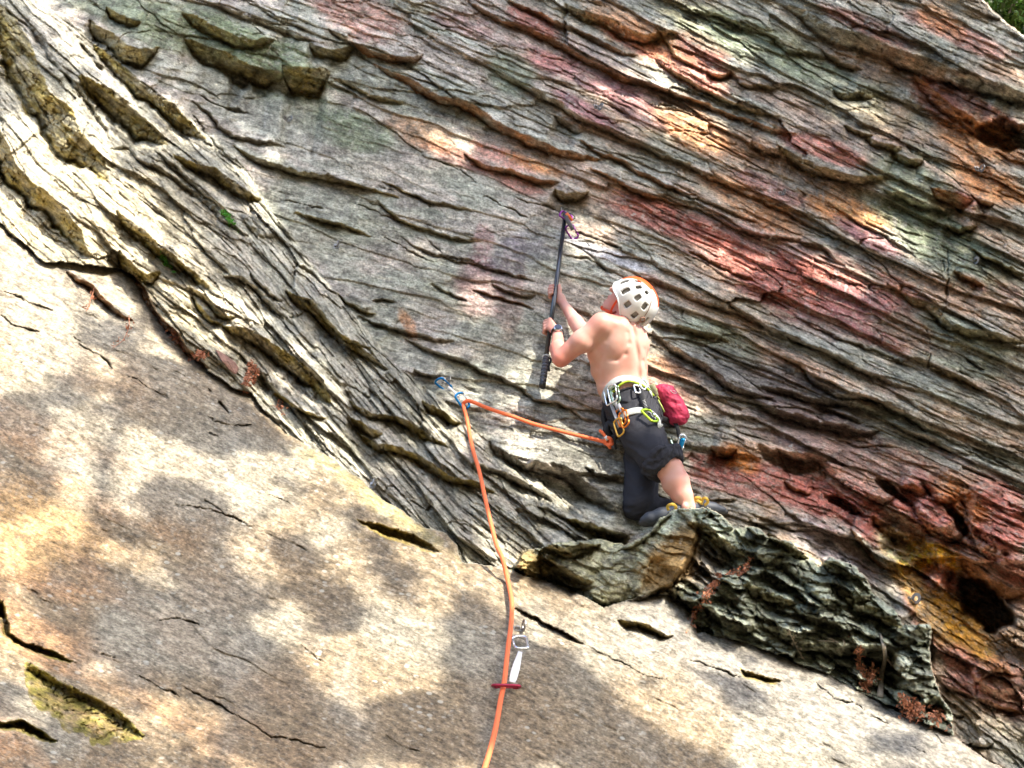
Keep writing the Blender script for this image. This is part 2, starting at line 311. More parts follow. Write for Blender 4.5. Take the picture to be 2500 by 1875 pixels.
LEDGES = [
 ('A', [(-40,20),(60,70),(130,190),(190,270),(240,420),(300,560),(430,650),(480,790),(560,870),(630,960),(640,1090)], 185, 'o'),
 ('A', [(-60,700),(0,780),(60,900),(100,1000),(180,1090),(280,1150),(350,1220),(420,1300),(480,1400),(545,1540)], 105, 'o'),
 ('A', [(560,270),(700,350),(800,440),(950,560),(1080,680),(1160,760),(1230,820)], 88, 'o'),
 ('A', [(470,460),(640,510),(740,590),(850,700),(940,790),(1010,870)], 120, 'o'),
 ('A', [(1040,920),(1180,980),(1290,1010),(1380,1080),(1480,1160),(1570,1200)], 55, 'o'),
 ('A', [(700,1260),(800,1350),(900,1420),(960,1490),(1060,1570),(1180,1650)], 55, 'o'),
 ('A', [(540,110),(700,220),(760,270),(850,300),(950,290)], 85, 'o'),
 ('A', [(1090,60),(1200,120),(1300,170),(1420,220),(1530,240),(1650,220)], 60, 'o'),
 ('A', [(1110,225),(1260,280),(1380,330),(1480,370),(1600,430),(1735,445)], 95, 'o'),
 ('A', [(1700,395),(1760,402),(1850,410),(1990,425)], 165, 'o'),
 ('A', [(1860,255),(1960,290),(2040,300),(2120,290)], 70, 'o'),
 ('A', [(1210,-5),(1400,60),(1560,110),(1700,160),(1800,220),(1910,245)], 26, 'k'),
 ('A', [(640,40),(740,90),(840,130)], 45, 'o'),
 ('A', [(1400,870),(1500,920),(1650,980),(1820,1030),(1960,1060),(2100,1100),(2230,1145)], 32, 'o'),
 ('A', [(1760,1285),(1900,1300),(2020,1340),(2120,1370),(2230,1412)], 14, 'o'),
 ('A', [(1140,610),(1250,680),(1330,760),(1400,800),(1540,840),(1710,882)], 16, 'k'),
 ('A', [(930,900),(1060,990),(1130,1080),(1230,1170),(1340,1275)], 18, 'k'),
 ('A', [(650,880),(780,890),(860,960),(960,1000),(1080,1090),(1200,1180),(1330,1300),(1500,1425)], 22, 'k'),
 ('A', [(1390,420),(1450,430),(1520,470)], 60, 'k'),
 ('B', [(140,250),(260,310),(400,330),(520,340),(570,330)], 42, 'r'),
 ('B', [(280,395),(440,440),(560,520),(680,570),(800,590),(900,640),(1000,730),(1120,790),(1260,850),(1400,890),(1560,930),(1660,975)], 50, 'r'),
 ('B', [(0,170),(130,250),(230,350),(300,405)], 16, 'k'), ('B', [(70,475),(220,540),(340,580),(460,625)], 22, 'o'),
 ('B', [(980,420),(1090,490),(1190,520),(1280,560),(1400,620),(1540,700),(1700,780),(1850,850),(2000,920),(2230,1015)], 26, 'k'),
 ('B', [(1370,685),(1450,720),(1545,775)], 42, 'k'),
 ('B', [(820,-5),(960,60),(1080,130),(1190,160),(1290,200),(1400,260),(1500,320),(1620,390),(1760,450),(1880,490),(2000,520),(2120,580),(2230,622)], 34, 'r'),
 ('B', [(1090,-5),(1230,70),(1330,110),(1460,150),(1560,200),(1680,260),(1780,310),(1880,332)], 28, 'r'),
 ('B', [(1420,15),(1560,70),(1700,110),(1800,170),(1900,210),(2060,190),(2110,200)], 62, 'o'),
 ('B', [(820,925),(960,990),(1080,1010),(1180,1050),(1300,1080),(1390,1082)], 26, 'r'),
 ('B', [(1360,1125),(1430,1160),(1570,1140)], 45, 'o'),
 ('B', [(-5,1048),(150,1120),(300,1150),(430,1192)], 12, 'o'), ('B', [(330,1085),(470,1150),(580,1200),(700,1230),(870,1255)], 10, 'o'),
 ('B', [(1530,835),(1640,920),(1800,990),(1960,1070),(2100,1130),(2230,1165)], 20, 'r'), ('B', [(1570,1005),(1760,1090),(1900,1150),(2060,1210),(2190,1245)], 18, 'r'),
 ('C', [(740,20),(900,70),(1000,130),(1120,180),(1250,210),(1380,270),(1500,310),(1640,350),(1780,410),(1900,460),(2050,510),(2400,620)], 105, 'k'),
 ('C', [(1550,440),(1700,560),(1800,640),(1940,740),(2080,770),(2260,740)], 70, 'r'),
 ('C', [(160,55),(330,80),(480,120),(560,160),(700,210),(800,290),(950,320),(1060,365)], 26, 'k'),
 ('C', [(1000,295),(1120,370),(1250,415)], 30, 'k'), ('C', [(1060,540),(1150,560),(1240,540),(1320,570)], 34, 'o'),
 ('C', [(10,165),(130,330),(250,400),(330,425)], 18, 'o'), ('C', [(0,355),(130,430),(300,540),(420,590),(540,640),(660,670),(750,705)], 30, 'o'),
 ('C', [(0,515),(140,570),(260,600),(330,640),(470,700),(600,730),(700,760),(860,805)], 26, 'r'),
 ('C', [(740,860),(870,950),(1000,1000),(1100,1040),(1250,1050),(1400,1062)], 58, 'o'), ('C', [(580,840),(680,880),(780,900)], 40, 'k'),
 ('C', [(1270,825),(1380,870),(1490,885)], 34, 'o'), ('C', [(1430,895),(1520,950),(1610,960)], 44, 'o'),
 ('C', [(1370,1145),(1500,1180),(1640,1240),(1790,1272)], 38, 'k'), ('C', [(1140,755),(1250,800),(1320,812)], 26, 'o'),
 ('C', [(1650,1125),(1760,1150),(1910,1190)], 66, 'r'), ('C', [(1935,1185),(1980,1200),(2030,1225)], 36, 'r'),
 ('C', [(-5,640),(130,660),(260,710),(385,748)], 7, 'k'), ('C', [(0,895),(150,970),(300,1040),(480,1120),(620,1190),(760,1260),(900,1330),(1000,1390),(1130,1440),(1300,1510),(1410,1555)], 18, 'k'),
 ('C', [(0,1078),(200,1170),(420,1250),(560,1310),(630,1335)], 12, 'k'), ('C', [(0,1148),(300,1280),(480,1360),(600,1400),(740,1420),(900,1460),(1010,1482)], 14, 'k'),
 ('C', [(1010,1205),(1150,1290),(1260,1370),(1390,1430),(1490,1492)], 8, 'k'), ('C', [(860,1455),(1000,1480),(1090,1555)], 16, 'k'),
 ('C', [(1740,1338),(1830,1365),(1920,1350)], 30, 'o'), ('C', [(1920,1505),(2050,1570),(2260,1660)], 14, 'o'), ('C', [(300,420),(380,440),(460,430)], 30, 'r'),
 ('C', [(480,480),(560,500),(650,510),(740,520)], 24, 'o'), ('C', [(1730,470),(1790,500),(1850,500)], 26, 'k'), ('C', [(2040,900),(2130,960),(2260,985)], 12, 'r'),
 ('D', [(400,140),(470,200),(560,240),(640,320),(720,390),(790,450)], 30, 'r'), ('D', [(790,170),(880,280),(940,400),(1000,470),(1080,540),(1140,620),(1260,750)], 32, 'r'),
 ('D', [(930,-10),(1030,60),(1110,120),(1180,170),(1270,265)], 32, 'o'), ('D', [(1160,310),(1240,420),(1340,475)], 26, 'o'),
 ('D', [(1340,480),(1480,500),(1600,560),(1700,620),(1800,700),(1930,810),(1980,950)], 88, 'o'), ('D', [(1750,280),(1860,330),(1960,440),(2060,530),(2230,620)], 26, 'o'),
 ('D', [(1330,190),(1440,190),(1540,260),(1640,360),(1710,440)], 28, 'k'), ('D', [(1550,750),(1600,810),(1650,880)], 24, 'k'), ('D', [(1640,880),(1760,960),(1880,1010),(1970,1035)], 18, 'o'),
 ('D', [(720,20),(800,130),(880,180),(960,160)], 60, 'o'), ('D', [(1140,240),(1230,300),(1330,400),(1420,430)], 30, 'o'), ('D', [(1500,180),(1600,250),(1700,330)], 22, 'k'),
 ('E', [(-20,640),(30,700),(60,840),(150,900),(260,950),(370,980),(460,1025)], 44, 'c'), ('E', [(-60,640),(10,660),(40,760)], 90, 'c'), ('E', [(150,1030),(330,1110),(480,1190),(620,1260),(720,1320),(800,1390),(870,1470)], 215, 'c'),
 ('E', [(-40,1370),(120,1370),(200,1400),(350,1495)], 60, 'c'),
 ('F', [(560,500),(640,475),(740,430),(800,350),(845,250),(838,150),(815,92)], 12, 'f'), ('F', [(540,290),(600,255),(650,222),(700,175),(745,138)], 12, 'k'), ('F', [(810,160),(860,170),(900,190),(960,240),(1060,300)], 42, 'o'),
 ('F', [(1060,290),(1200,330),(1300,400),(1350,470),(1400,515)], 30, 'k'), ('F', [(1040,415),(1150,460),(1270,505)], 34, 'o'), ('F', [(870,490),(1000,590),(1110,615)], 34, 'k'),
 ('F', [(1110,595),(1260,630),(1400,670),(1520,690),(1620,720),(1810,795)], 52, 'k'), ('F', [(1440,435),(1500,470),(1575,468)], 34, 'o'), ('F', [(1470,495),(1600,520),(1710,605)], 34, 'o'),
 ('F', [(1650,605),(1740,630),(1825,610)], 62, 'k'), ('F', [(1370,340),(1450,360),(1530,395)], 30, 'o'), ('F', [(730,445),(800,470),(880,535)], 40, 'k'), ('F', [(1640,800),(1750,830),(1855,885)], 40, 'k'),
 ('F', [(310,145),(440,190),(570,218)], 30, 'o'), ('F', [(195,265),(330,290),(450,262)], 26, 'o'), ('F', [(200,295),(300,370),(420,440)], 60, 'o'), ('F', [(520,570),(620,590),(750,645)], 20, 'o'),
 ('F', [(1030,768),(1060,790),(1120,800),(1210,825)], 26, 'c'), ('F', [(95,525),(200,570),(260,610),(380,670)], 7, 'k'), ('F', [(1150,210),(1240,260),(1320,330)], 30, 'o'),
 ('F', [(1250,520),(1330,560),(1420,590),(1500,640)], 28, 'k'), ('F', [(1560,740),(1640,780),(1700,850)], 44, 'k'), ('F', [(930,430),(1010,480),(1060,540)], 24, 'k'), ('F', [(1320,440),(1380,480),(1480,560)], 26, 'k'),
 ('G', [(1540,470),(1640,560),(1770,625)], 46, 'k'), ('G', [(1150,545),(1260,600),(1350,580)], 36, 'k'), ('G', [(540,260),(700,290),(850,310),(960,430)], 70, 'k'),
 ('G', [(430,0),(600,20),(800,80),(960,120),(1100,140),(1240,150)], 18, 'k'), ('G', [(1240,50),(1400,120),(1560,180),(1750,270),(1870,305)], 28, 'k'), ('G', [(940,205),(1100,240),(1200,240),(1360,250)], 8, 'k'),
 ('G', [(1850,250),(2000,330),(2230,455)], 10, 'k'), ('G', [(590,470),(680,540),(780,575)], 20, 'r'), ('G', [(105,235),(190,265),(275,255)], 60, 'r'), ('G', [(80,605),(170,600),(260,612)], 12, 'k'),
 ('G', [(1470,635),(1560,730),(1650,880)], 40, 'r'), ('G', [(1640,860),(1740,850),(1810,820)], 44, 'k'), ('G', [(1780,980),(1900,1050),(2000,1160),(2240,1235)], 90, 'r'),
 ('G', [(1200,700),(1350,800),(1440,910)], 60, 'r'), ('G', [(350,690),(500,740),(640,800),(780,800),(950,860)], 12, 'k'), ('G', [(340,740),(460,790),(560,830)], 10, 'k'),
 ('G', [(1050,800),(1200,1010),(1370,1110)], 20, 'r'), ('G', [(1380,520),(1460,510),(1560,560)], 40, 'r'),
 ('H', [(1030,295),(1190,430),(1330,480),(1500,540),(1640,570),(1800,592)], 18, 'o'), ('H', [(1190,555),(1340,640),(1500,700),(1700,760),(1900,800),(2060,850),(2230,895)], 12, 'k'),
 ('H', [(470,385),(620,440),(790,472)], 16, 'o'), ('H', [(690,995),(800,1070),(900,1130),(1010,1155)], 20, 'o'), ('H', [(990,1050),(1070,1040),(1160,1075)], 10, 'k'),
 ('H', [(1420,915),(1560,990),(1700,1062)], 9, 'k'), ('H', [(1750,968),(1980,1040),(2230,1115)], 12, 'r'), ('H', [(370,755),(520,840),(640,980),(730,1045)], 12, 'k'),
 ('H', [(1230,1355),(1450,1440),(1620,1500),(1800,1590),(2010,1665)], 24, 'k'), ('H', [(850,1165),(1000,1230),(1150,1280),(1350,1330),(1610,1385)], 20, 'k'), ('H', [(1890,915),(2060,990),(2230,1012)], 14, 'k'),
 ('H', [(320,950),(420,1060),(560,1140),(650,1240),(780,1340),(880,1400),(960,1480),(1090,1570)], 62, 'o'),
 ('I', [(1120,-5),(1270,40),(1400,110),(1500,180),(1640,210),(1740,270),(1840,315)], 14, 'k'), ('I', [(770,0),(880,50),(900,60)], 16, 'k'), ('I', [(810,195),(900,240),(960,280),(1040,325)], 42, 'o'),
 ('I', [(370,195),(520,260),(650,280),(760,340),(860,400),(970,465)], 36, 'o'), ('I', [(420,385),(560,460),(680,480),(780,520),(860,570),(940,620),(1050,660),(1150,700),(1250,745)], 42, 'o'),
 ('I', [(390,285),(500,350),(580,385)], 48, 'o'), ('I', [(1450,575),(1520,555),(1600,560),(1700,610),(1800,680),(1900,770),(1985,860)], 75, 'k'), ('I', [(1230,425),(1330,500),(1440,560),(1510,540)], 52, 'k'),
 ('I', [(1110,555),(1260,600),(1380,650),(1500,720),(1610,795)], 34, 'k'), ('I', [(1790,595),(1860,620),(1940,640),(2060,640)], 18, 'k'), ('I', [(1680,885),(1800,920),(1940,960),(2070,1005)], 42, 'o'),
 ('I', [(1510,1070),(1640,1060),(1740,1055),(1880,1055)], 36, 'o'), ('I', [(1520,1085),(1640,1180),(1740,1230),(1840,1285)], 66, 'o'), ('I', [(1360,1175),(1420,1220),(1500,1245),(1610,1280)], 14, 'k'),
 ('I', [(420,905),(560,930),(640,960),(760,1000),(830,1040),(930,1095)], 60, 'c'), ('I', [(1360,1425),(1480,1490),(1580,1540),(1680,1590),(1770,1645)], 8, 'k'), ('I', [(1500,830),(1600,850),(1700,890)], 16, 'k'),
 ('J', [(-20,145),(140,210),(280,270),(420,320),(560,370),(700,430),(850,490),(1000,560),(1150,620),(1280,690),(1400,730),(1550,810),(1710,835)], 24, 'k'), ('J', [(70,405),(200,440),(330,470),(450,510),(540,555)], 28, 'o'),
 ('J', [(90,485),(260,590),(400,680),(520,760),(640,830),(790,865)], 36, 'k'), ('J', [(710,785),(850,800),(960,850),(1100,880),(1240,890),(1350,930),(1440,965)], 36, 'k'),
 ('J', [(670,875),(800,930),(940,960),(1050,1000),(1200,1030),(1400,1052)], 50, 'k'), ('J', [(810,615),(940,660),(1000,740),(1150,840),(1300,850),(1450,890),(1560,950),(1660,1020),(1910,1155)], 28, 'k'),
 ('J', [(1430,215),(1560,280),(1700,350),(1800,440),(1950,480),(2060,490),(2240,550)], 44, 'o'), ('J', [(1820,135),(1900,180),(1985,240)], 26, 'r'), ('J', [(1920,15),(2050,80),(2240,200)], 20, 'o'),
 ('J', [(1690,695),(1840,750),(1990,832)], 14, 'o'), ('J', [(1890,645),(1990,692)], 12, 'k'), ('J', [(280,15),(420,90),(560,150),(710,215)], 12, 'r'), ('J', [(940,425),(1150,520),(1400,600),(1650,725)], 9, 'k'),
 ('J', [(1280,830),(1400,880),(1520,960)], 20, 'k'), ('J', [(540,340),(660,400),(740,460)], 14, 'k'), ('J', [(1000,900),(1150,950),(1300,1000)], 22, 'k'),
 ('K', [(0,180),(160,190),(400,190),(560,180),(700,240)], 60, 'k'), ('K', [(1250,960),(1400,1000),(1500,1010)], 24, 'k'), ('K', [(1560,1340),(1700,1350),(1840,1340)], 50, 'k'), ('K', [(1230,620),(1500,740),(1640,800)], 40, 'k'),
 ('K', [(1650,800),(1850,870),(2212,1000)], 60, 'r'), ('K', [(1680,560),(1850,450),(2000,440),(2212,560)], 40, 'k'),
]
for cr, pts, wd, kd in LEDGES:
    p, sc = cv(cr, pts)
    if kd == 'f': ledge(p, 12, .22, 'k', up=6.0, tail=.1); continue
    ledge(p, wd/sc*1.12, None, kd)
CRACKS = [
 ('A', [(0,230),(130,430),(280,690),(330,790)], 14), ('A', [(100,1150),(290,1390),(400,1460),(500,1530)], 14), ('A', [(30,60),(190,190),(280,330),(400,480),(520,630),(640,780),(680,880)], 26),
 ('A', [(480,270),(540,340),(620,440)], 26), ('A', [(1190,580),(1330,640),(1500,690)], 12), ('A', [(380,480),(440,560),(540,680),(660,820)], 16), ('A', [(1150,700),(1330,900),(1450,1040)], 10),
 ('B', [(1265,345),(1400,355),(1470,375),(1530,342)], 7), ('B', [(590,950),(700,985),(800,1020),(895,1095)], 7), ('B', [(1235,465),(1400,560),(1560,660),(1700,738),(1830,738)], 8), ('B', [(1320,480),(1500,560),(1680,620),(1780,680),(1840,720)], 7),
 ('B', [(1920,650),(1960,630),(2050,640),(2160,680),(2230,710)], 8), ('B', [(300,1120),(500,1170),(700,1280)], 5), ('B', [(140,1215),(300,1280),(430,1330),(560,1370)], 7), ('B', [(0,30),(250,20),(500,90),(750,160),(1000,250)], 5),
 ('B', [(1120,1185),(1300,1240),(1480,1290)], 7), ('B', [(1400,1530),(1560,1560),(1640,1600),(1720,1650)], 14), ('B', [(1480,1395),(1640,1440),(1770,1495)], 10), ('B', [(560,1400),(700,1530),(850,1570),(1000,1600)], 7),
 ('D', [(0,258),(120,310),(240,360),(330,405)], 9), ('D', [(0,410),(100,470),(230,520)], 9), ('D', [(470,590),(580,650),(690,740)], 8), ('D', [(760,790),(900,860),(1020,910)], 4), ('D', [(1300,935),(1340,980),(1375,1012)], 16),
 ('D', [(1240,1030),(1400,1080),(1530,1070)], 5), ('D', [(1230,1520),(1340,1610),(1490,1665)], 6), ('D', [(1240,870),(1265,885)], 8), ('D', [(1040,735),(1120,785)], 6), ('D', [(1250,1120),(1310,1135)], 7), ('D', [(430,540),(520,590)], 6),
 ('E', [(1040,70),(1200,90),(1330,140),(1560,222)], 5), ('E', [(945,772),(1080,765),(1210,802)], 6), ('E', [(820,1100),(960,1180),(1080,1240)], 5), ('E', [(1080,1165),(1200,1220),(1340,1300),(1480,1380),(1640,1470),(1800,1500),(1980,1545)], 8),
 ('E', [(600,960),(700,992)], 7), ('E', [(1800,928),(1940,1015)], 6), ('E', [(1600,0),(1750,60)], 4), ('F', [(825,742),(930,775),(1035,812)], 5), ('F', [(1340,830),(1420,900),(1500,930)], 5), ('F', [(1110,450),(1100,600)], 16),
 ('F', [(360,665),(500,740),(640,800),(740,830)], 3), ('K', [(30,760),(150,880),(330,990),(610,1140)], 10), ('K', [(980,1190),(1120,1230),(1220,1330),(1290,1410)], 8), ('K', [(860,1390),(1050,1500)], 8), ('K', [(340,860),(560,940),(680,1050)], 6),
 ('K', [(1640,790),(1640,640),(1760,480)], 20), ('K', [(1280,860),(1290,1100)], 14), ('H', [(1050,560),(1300,680),(1560,790)], 7), ('H', [(900,300),(1030,330),(1200,440)], 5), ('H', [(1830,250),(2000,330),(2212,440)], 8),
 ('H', [(300,290),(460,320),(600,350)], 8), ('H', [(1240,750),(1400,810)], 5), ('J', [(1780,20),(1785,200),(1770,330)], 8), ('J', [(1660,450),(1680,590),(1665,700)], 6), ('J', [(270,350),(270,400),(300,430)], 5),
 ('J', [(1020,60),(1000,200)], 4), ('J', [(1320,60),(1400,160),(1500,200)], 5), ('G', [(560,310),(620,440),(630,480)], 12), ('G', [(800,400),(790,560)], 8), ('G', [(1790,610),(1850,760),(1800,880)], 24), ('I', [(1890,1350),(1900,1440)], 5),
 ('G', [(1700,760),(1810,860)], 10), ('C', [(1730,1560),(1750,1640)], 8), ('C', [(1600,850),(1610,950)], 6), ('C', [(1350,290),(1350,330)], 8), ('J', [(1790,330),(1700,440)], 6),
]
for cr, pts, wd in CRACKS:
    p, sc = cv(cr, pts); crack(p, max(wd/sc*1.3, 2.4))
# upper right: close parallel fine beds
for i in range(26):
    x0 = 2000+random.random()*350; y0 = -60+i*11+random.random()*8; L = 120+random.random()*260
    crack([(x0, y0+(x0-2000)*.42), (x0+L*.5, y0+(x0+L*.5-2000)*.43), (x0+L, y0+(x0+L-2000)*.44)], 3+random.random()*4, .02)
for i in range(150):   # short cracks on the slab and small openings on the wall
    x0 = random.uniform(0, 2500); y0 = random.uniform(0, 1875); L = random.uniform(20, 110)
    sl_ = .47 if y0 > line(SLAB, np.array([x0]))[0] else (.36 if y0 < line(RIDGE, np.array([x0]))[0] else .75)
    crack([(x0, y0), (x0+L*.5, y0+L*.5*sl_+random.uniform(-5, 5)), (x0+L, y0+L*sl_)], random.uniform(1.5, 4), random.uniform(.006, .02))
# hollows and bosses
blob(2405, 1480, 84, 44, 40, -.85); blob(2340, 1432, 66, 26, 45, -.35); blob(2075, 1240, 60, 14, 30, -.3); blob(2340, 1275, 70, 14, 55, -.3); blob(2180, 1200, 46, 12, 35, -.25); blob(2222, 1345, 105, 48, 48, -.20); blob(2200, 1330, 40, 25, 40, -.12)
blob(2460, 335, 90, 32, 12, -.45); blob(2280, 1250, 70, 40, 45, .14); blob(2430, 1290, 130, 60, 50, .16); blob(1915, 1130, 70, 20, 20, -.16)
blob(885, 735, 30, 18, 25, .05); blob(640, 555, 40, 25, 35, .06); blob(1302, 1380, 46, 26, 25, .12); blob(1340, 1150, 60, 22, 30, .08, 3)
blob(1470, 1440, 70, 40, -15, .06); blob(1600, 1430, 70, 40, -60, -.05); blob(2440, 1650, 60, 40, 20, .16); blob(2150, 1620, 50, 30, 25, -.30); blob(2280, 1730, 30, 30, 0, -.25)
blob(2235, 1700, 60, 36, 25, .16); blob(1760, 1330, 50, 20, 30, .06); blob(1990, 1490, 100, 28, 22, .08); blob(1730, 1430, 40, 26, 30, .10); blob(640, 200, 70, 30, 20, -.12); blob(40, 200, 30, 90, -30, -.06)
blob(720, 170, 46, 26, 10, .05, 4)
np.clip(h, -1.0, .45, out=h)
D = D - h
# the sky line in the top right corner
SKY = [(1500, -1500), (2330, -45), (2393, -4), (2412, 24), (2435, 42), (2462, 62), (2500, 88), (2600, 150), (4400, 1200), (4400, -1600)]
beyond = inside(SKY, WX, WY)
sk_d, _, _ = sdist([(1500, -1500), (2330, -45), (2393, -4), (2412, 24), (2435, 42), (2462, 62), (2500, 88), (2600, 150), (4400, 1200)], WX, WY)
D = np.where(beyond, D+.4+.5*np.minimum(np.abs(sk_d), 6), D)

# ---- colours of the stone, with crevice shade painted in as near-black ovals
def ell(cx, cy, rx, ry, ang, soft=.5, nz=.35):
    a = math.radians(ang); dx = X-cx; dy = Y-cy
    u = (dx*math.cos(a)+dy*math.sin(a))/rx; v = (-dx*math.sin(a)+dy*math.cos(a))/ry
    r = np.hypot(u, v)+nz*NZ
    return sst(1+soft*.5, 1-soft*.7, r)
NZ = .8*fbm(T/120, S/34, 4, 91, .6)+1.1*(FR[0][0]-.5)*.6+.9*(FR[1][0]-.5)
N2 = fbm(X/300, Y/260, 4, 92); N3 = fbm(T/50, S/12, 4, 93, .65); N4 = fbm(X/7, Y/7, 2, 94); N5 = fbm(T/200, S/50, 3, 95)
c3 = lambda r, g, b: np.array([r, g, b])
def mixc(C, c, m): return C*(1-m[..., None]) + np.asarray(c)*m[..., None]
C = np.ones(X.shape+(3,))*c3(.345, .345, .305)
C = mixc(C, c3(.27, .285, .24), sst(-.1, .5, N2)*.7)
C = mixc(C, c3(.50, .47, .42), sst(.1, .5, fbm(T/90, S/26, 4, 131, .6)+.3*(FR[1][0]-.5))*.6)
C = mixc(C, c3(.44, .33, .32), sst(.1, .45, fbm(T/160, S/40, 4, 133, .6)+.4*(FR[0][0]-.5))*.3)
C = mixc(C, c3(.36, .31, .285), sst(0, .6, N5)*.6)
right = sst(1150, 1750, X+.3*(500-Y))
C = mixc(C, c3(.46, .31, .22), right*sst(-.35, .45, N5)*.8*(zone == 0))
C = mixc(C, c3(.22, .235, .19), sst(.0, .55, fbm(X/180, Y/90, 3, 97))*.6*(zone < 2))
RED = c3(.40, .155, .125); PUR = c3(.34, .18, .19); ORG = c3(.56, .24, .085); PNK = c3(.60, .28, .23); GRN = c3(.19, .235, .16); GRY = c3(.46, .46, .50); OCH = c3(.62, .31, .045)
for e in [(1950,690,340,85,24,c3(.37,.20,.185),.75),(2100,330,300,60,24,c3(.36,.235,.20),.45),(1350,120,330,60,22,c3(.36,.25,.23),.5),(1350,400,300,36,20,c3(.38,.26,.21),.5),(2150,1180,330,90,34,c3(.40,.17,.12),.6),(2350,1300,200,110,50,c3(.46,.20,.12),.55),(1650,545,190,36,22,RED,.85),(1900,690,190,55,24,RED,.8),(2060,720,170,60,25,RED,.85),(2190,800,80,55,30,RED,.8),(2130,770,120,50,25,PUR,.6),(1500,225,90,26,20,PUR,.8),(1330,150,110,26,22,PUR,.7),
          (1330,145,80,22,10,RED,.5),(1430,270,95,20,30,PUR,.9),(1560,280,110,25,25,PUR,.6),(1300,55,60,25,30,RED,.7),(1560,110,120,20,32,PNK,.9),(1680,180,120,22,30,PNK,.9),(1715,120,70,32,35,RED,.75),
          (2020,370,110,24,18,PNK,.95),(1130,385,110,26,22,RED,.55),(1040,330,110,32,18,ORG,.4),(1230,385,120,22,20,PNK,.6),(1310,405,90,18,20,ORG,.6),(1270,455,70,22,20,RED,.6),(870,40,110,50,10,PNK,.5),(1130,60,80,30,20,PUR,.4),
          (2350,90,140,24,22,PNK,.6),(2300,50,60,30,30,ORG,.5),(2110,60,120,18,24,RED,.6),(2360,250,120,25,24,RED,.6),(2300,265,90,30,40,RED,.6),(2400,350,110,45,25,ORG,.7),(2420,450,100,50,25,ORG,.7),(2340,485,60,22,15,RED,.9),
          (1840,500,140,40,28,ORG,.45),(2070,520,110,32,20,ORG,.75),(2120,580,90,20,30,PUR,.9),(1880,460,90,20,25,PUR,.6),(1700,330,110,40,25,ORG,.5),(2200,700,60,18,28,RED,.5),(1000,800,40,14,60,ORG,.5),(1170,700,60,60,0,PUR,.5),
          (1180,600,25,60,5,PUR,.5),(1480,620,120,16,20,GRY,.9),(1250,700,30,120,5,RED,.25),(1590,690,40,20,30,RED,.35),(2450,700,60,20,30,RED,.5),(2380,690,40,14,30,PNK,.8),
          (1640,900,70,18,25,ORG,.5),(1620,940,60,16,25,PNK,.5),(1770,1140,90,26,15,RED,.9),(1810,1125,50,26,30,ORG,.9),(1790,1180,120,30,15,RED,.7),(1930,1190,90,34,30,RED,.9),(2010,1210,90,40,30,RED,.95),(2100,1240,90,45,40,RED,.95),
          (2260,1230,90,60,40,RED,.95),(2440,1270,100,70,50,RED,.95),(2340,1220,80,40,40,ORG,.6),(2480,1390,80,30,30,PNK,.8),(2130,1300,60,26,50,RED,.8),(2060,1350,130,30,38,PUR,.4),(2000,1330,100,30,35,GRY,.5),(2250,1500,80,24,55,PNK,.7),
          (2240,1380,80,60,50,OCH,.95),(2180,1330,50,36,60,c3(.52,.42,.26),.9),(2290,1360,60,34,30,OCH,.95),(2270,1480,110,40,52,c3(.50,.33,.15),.9),(2300,1420,50,30,40,RED,.85),(2370,1540,110,44,50,OCH,.8),(2470,1560,60,40,20,c3(.48,.34,.22),.7),
          (2460,1680,90,60,20,PNK,.5),(2350,1640,60,40,60,PNK,.7),(2420,1760,120,24,30,c3(.5,.42,.3),.6),(1900,120,160,50,25,GRN,.7),(2050,230,160,50,30,GRN,.45),(2230,450,130,70,25,GRN,.75),(2250,540,160,50,30,GRN,.6),(2330,620,170,60,30,GRN,.6),
          (860,320,110,35,12,GRN,.8),(750,260,130,30,15,GRN,.4),(700,320,90,60,20,c3(.36,.37,.33),.6),(450,80,300,60,20,GRN,.7),(650,130,160,50,25,GRN,.8),(1250,170,60,60,40,GRN,.6),(2300,830,160,60,20,GRN,.5),(1760,830,110,40,22,GRN,.6),
          (1900,970,260,70,22,c3(.10,.09,.09),.75),(1450,1150,150,70,35,c3(.10,.10,.09),.7),(1380,1060,120,40,35,c3(.12,.12,.10),.6),(2230,100,160,14,23,c3(.10,.09,.08),.6),(560,110,260,60,20,c3(.12,.14,.08),.6),(230,170,60,120,-35,c3(.20,.20,.20),.6),(1080,1010,120,40,35,c3(.20,.20,.15),.5),(1290,600,60,40,30,c3(.15,.15,.17),.6),(1240,640,40,60,10,c3(.17,.16,.18),.6),(1400,1080,160,60,30,c3(.20,.20,.18),.5),(2020,1080,260,40,20,c3(.22,.17,.16),.6),(1540,70,130,40,30,ORG,.4),(1720,60,120,40,25,GRN,.6)]:  # near-black ovals: darkness of crevices and recesses painted into the colour
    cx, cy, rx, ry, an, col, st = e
    C = mixc(C, col, ell(cx, cy, rx*1.05, ry*1.1, an)*st*(zone < 2))
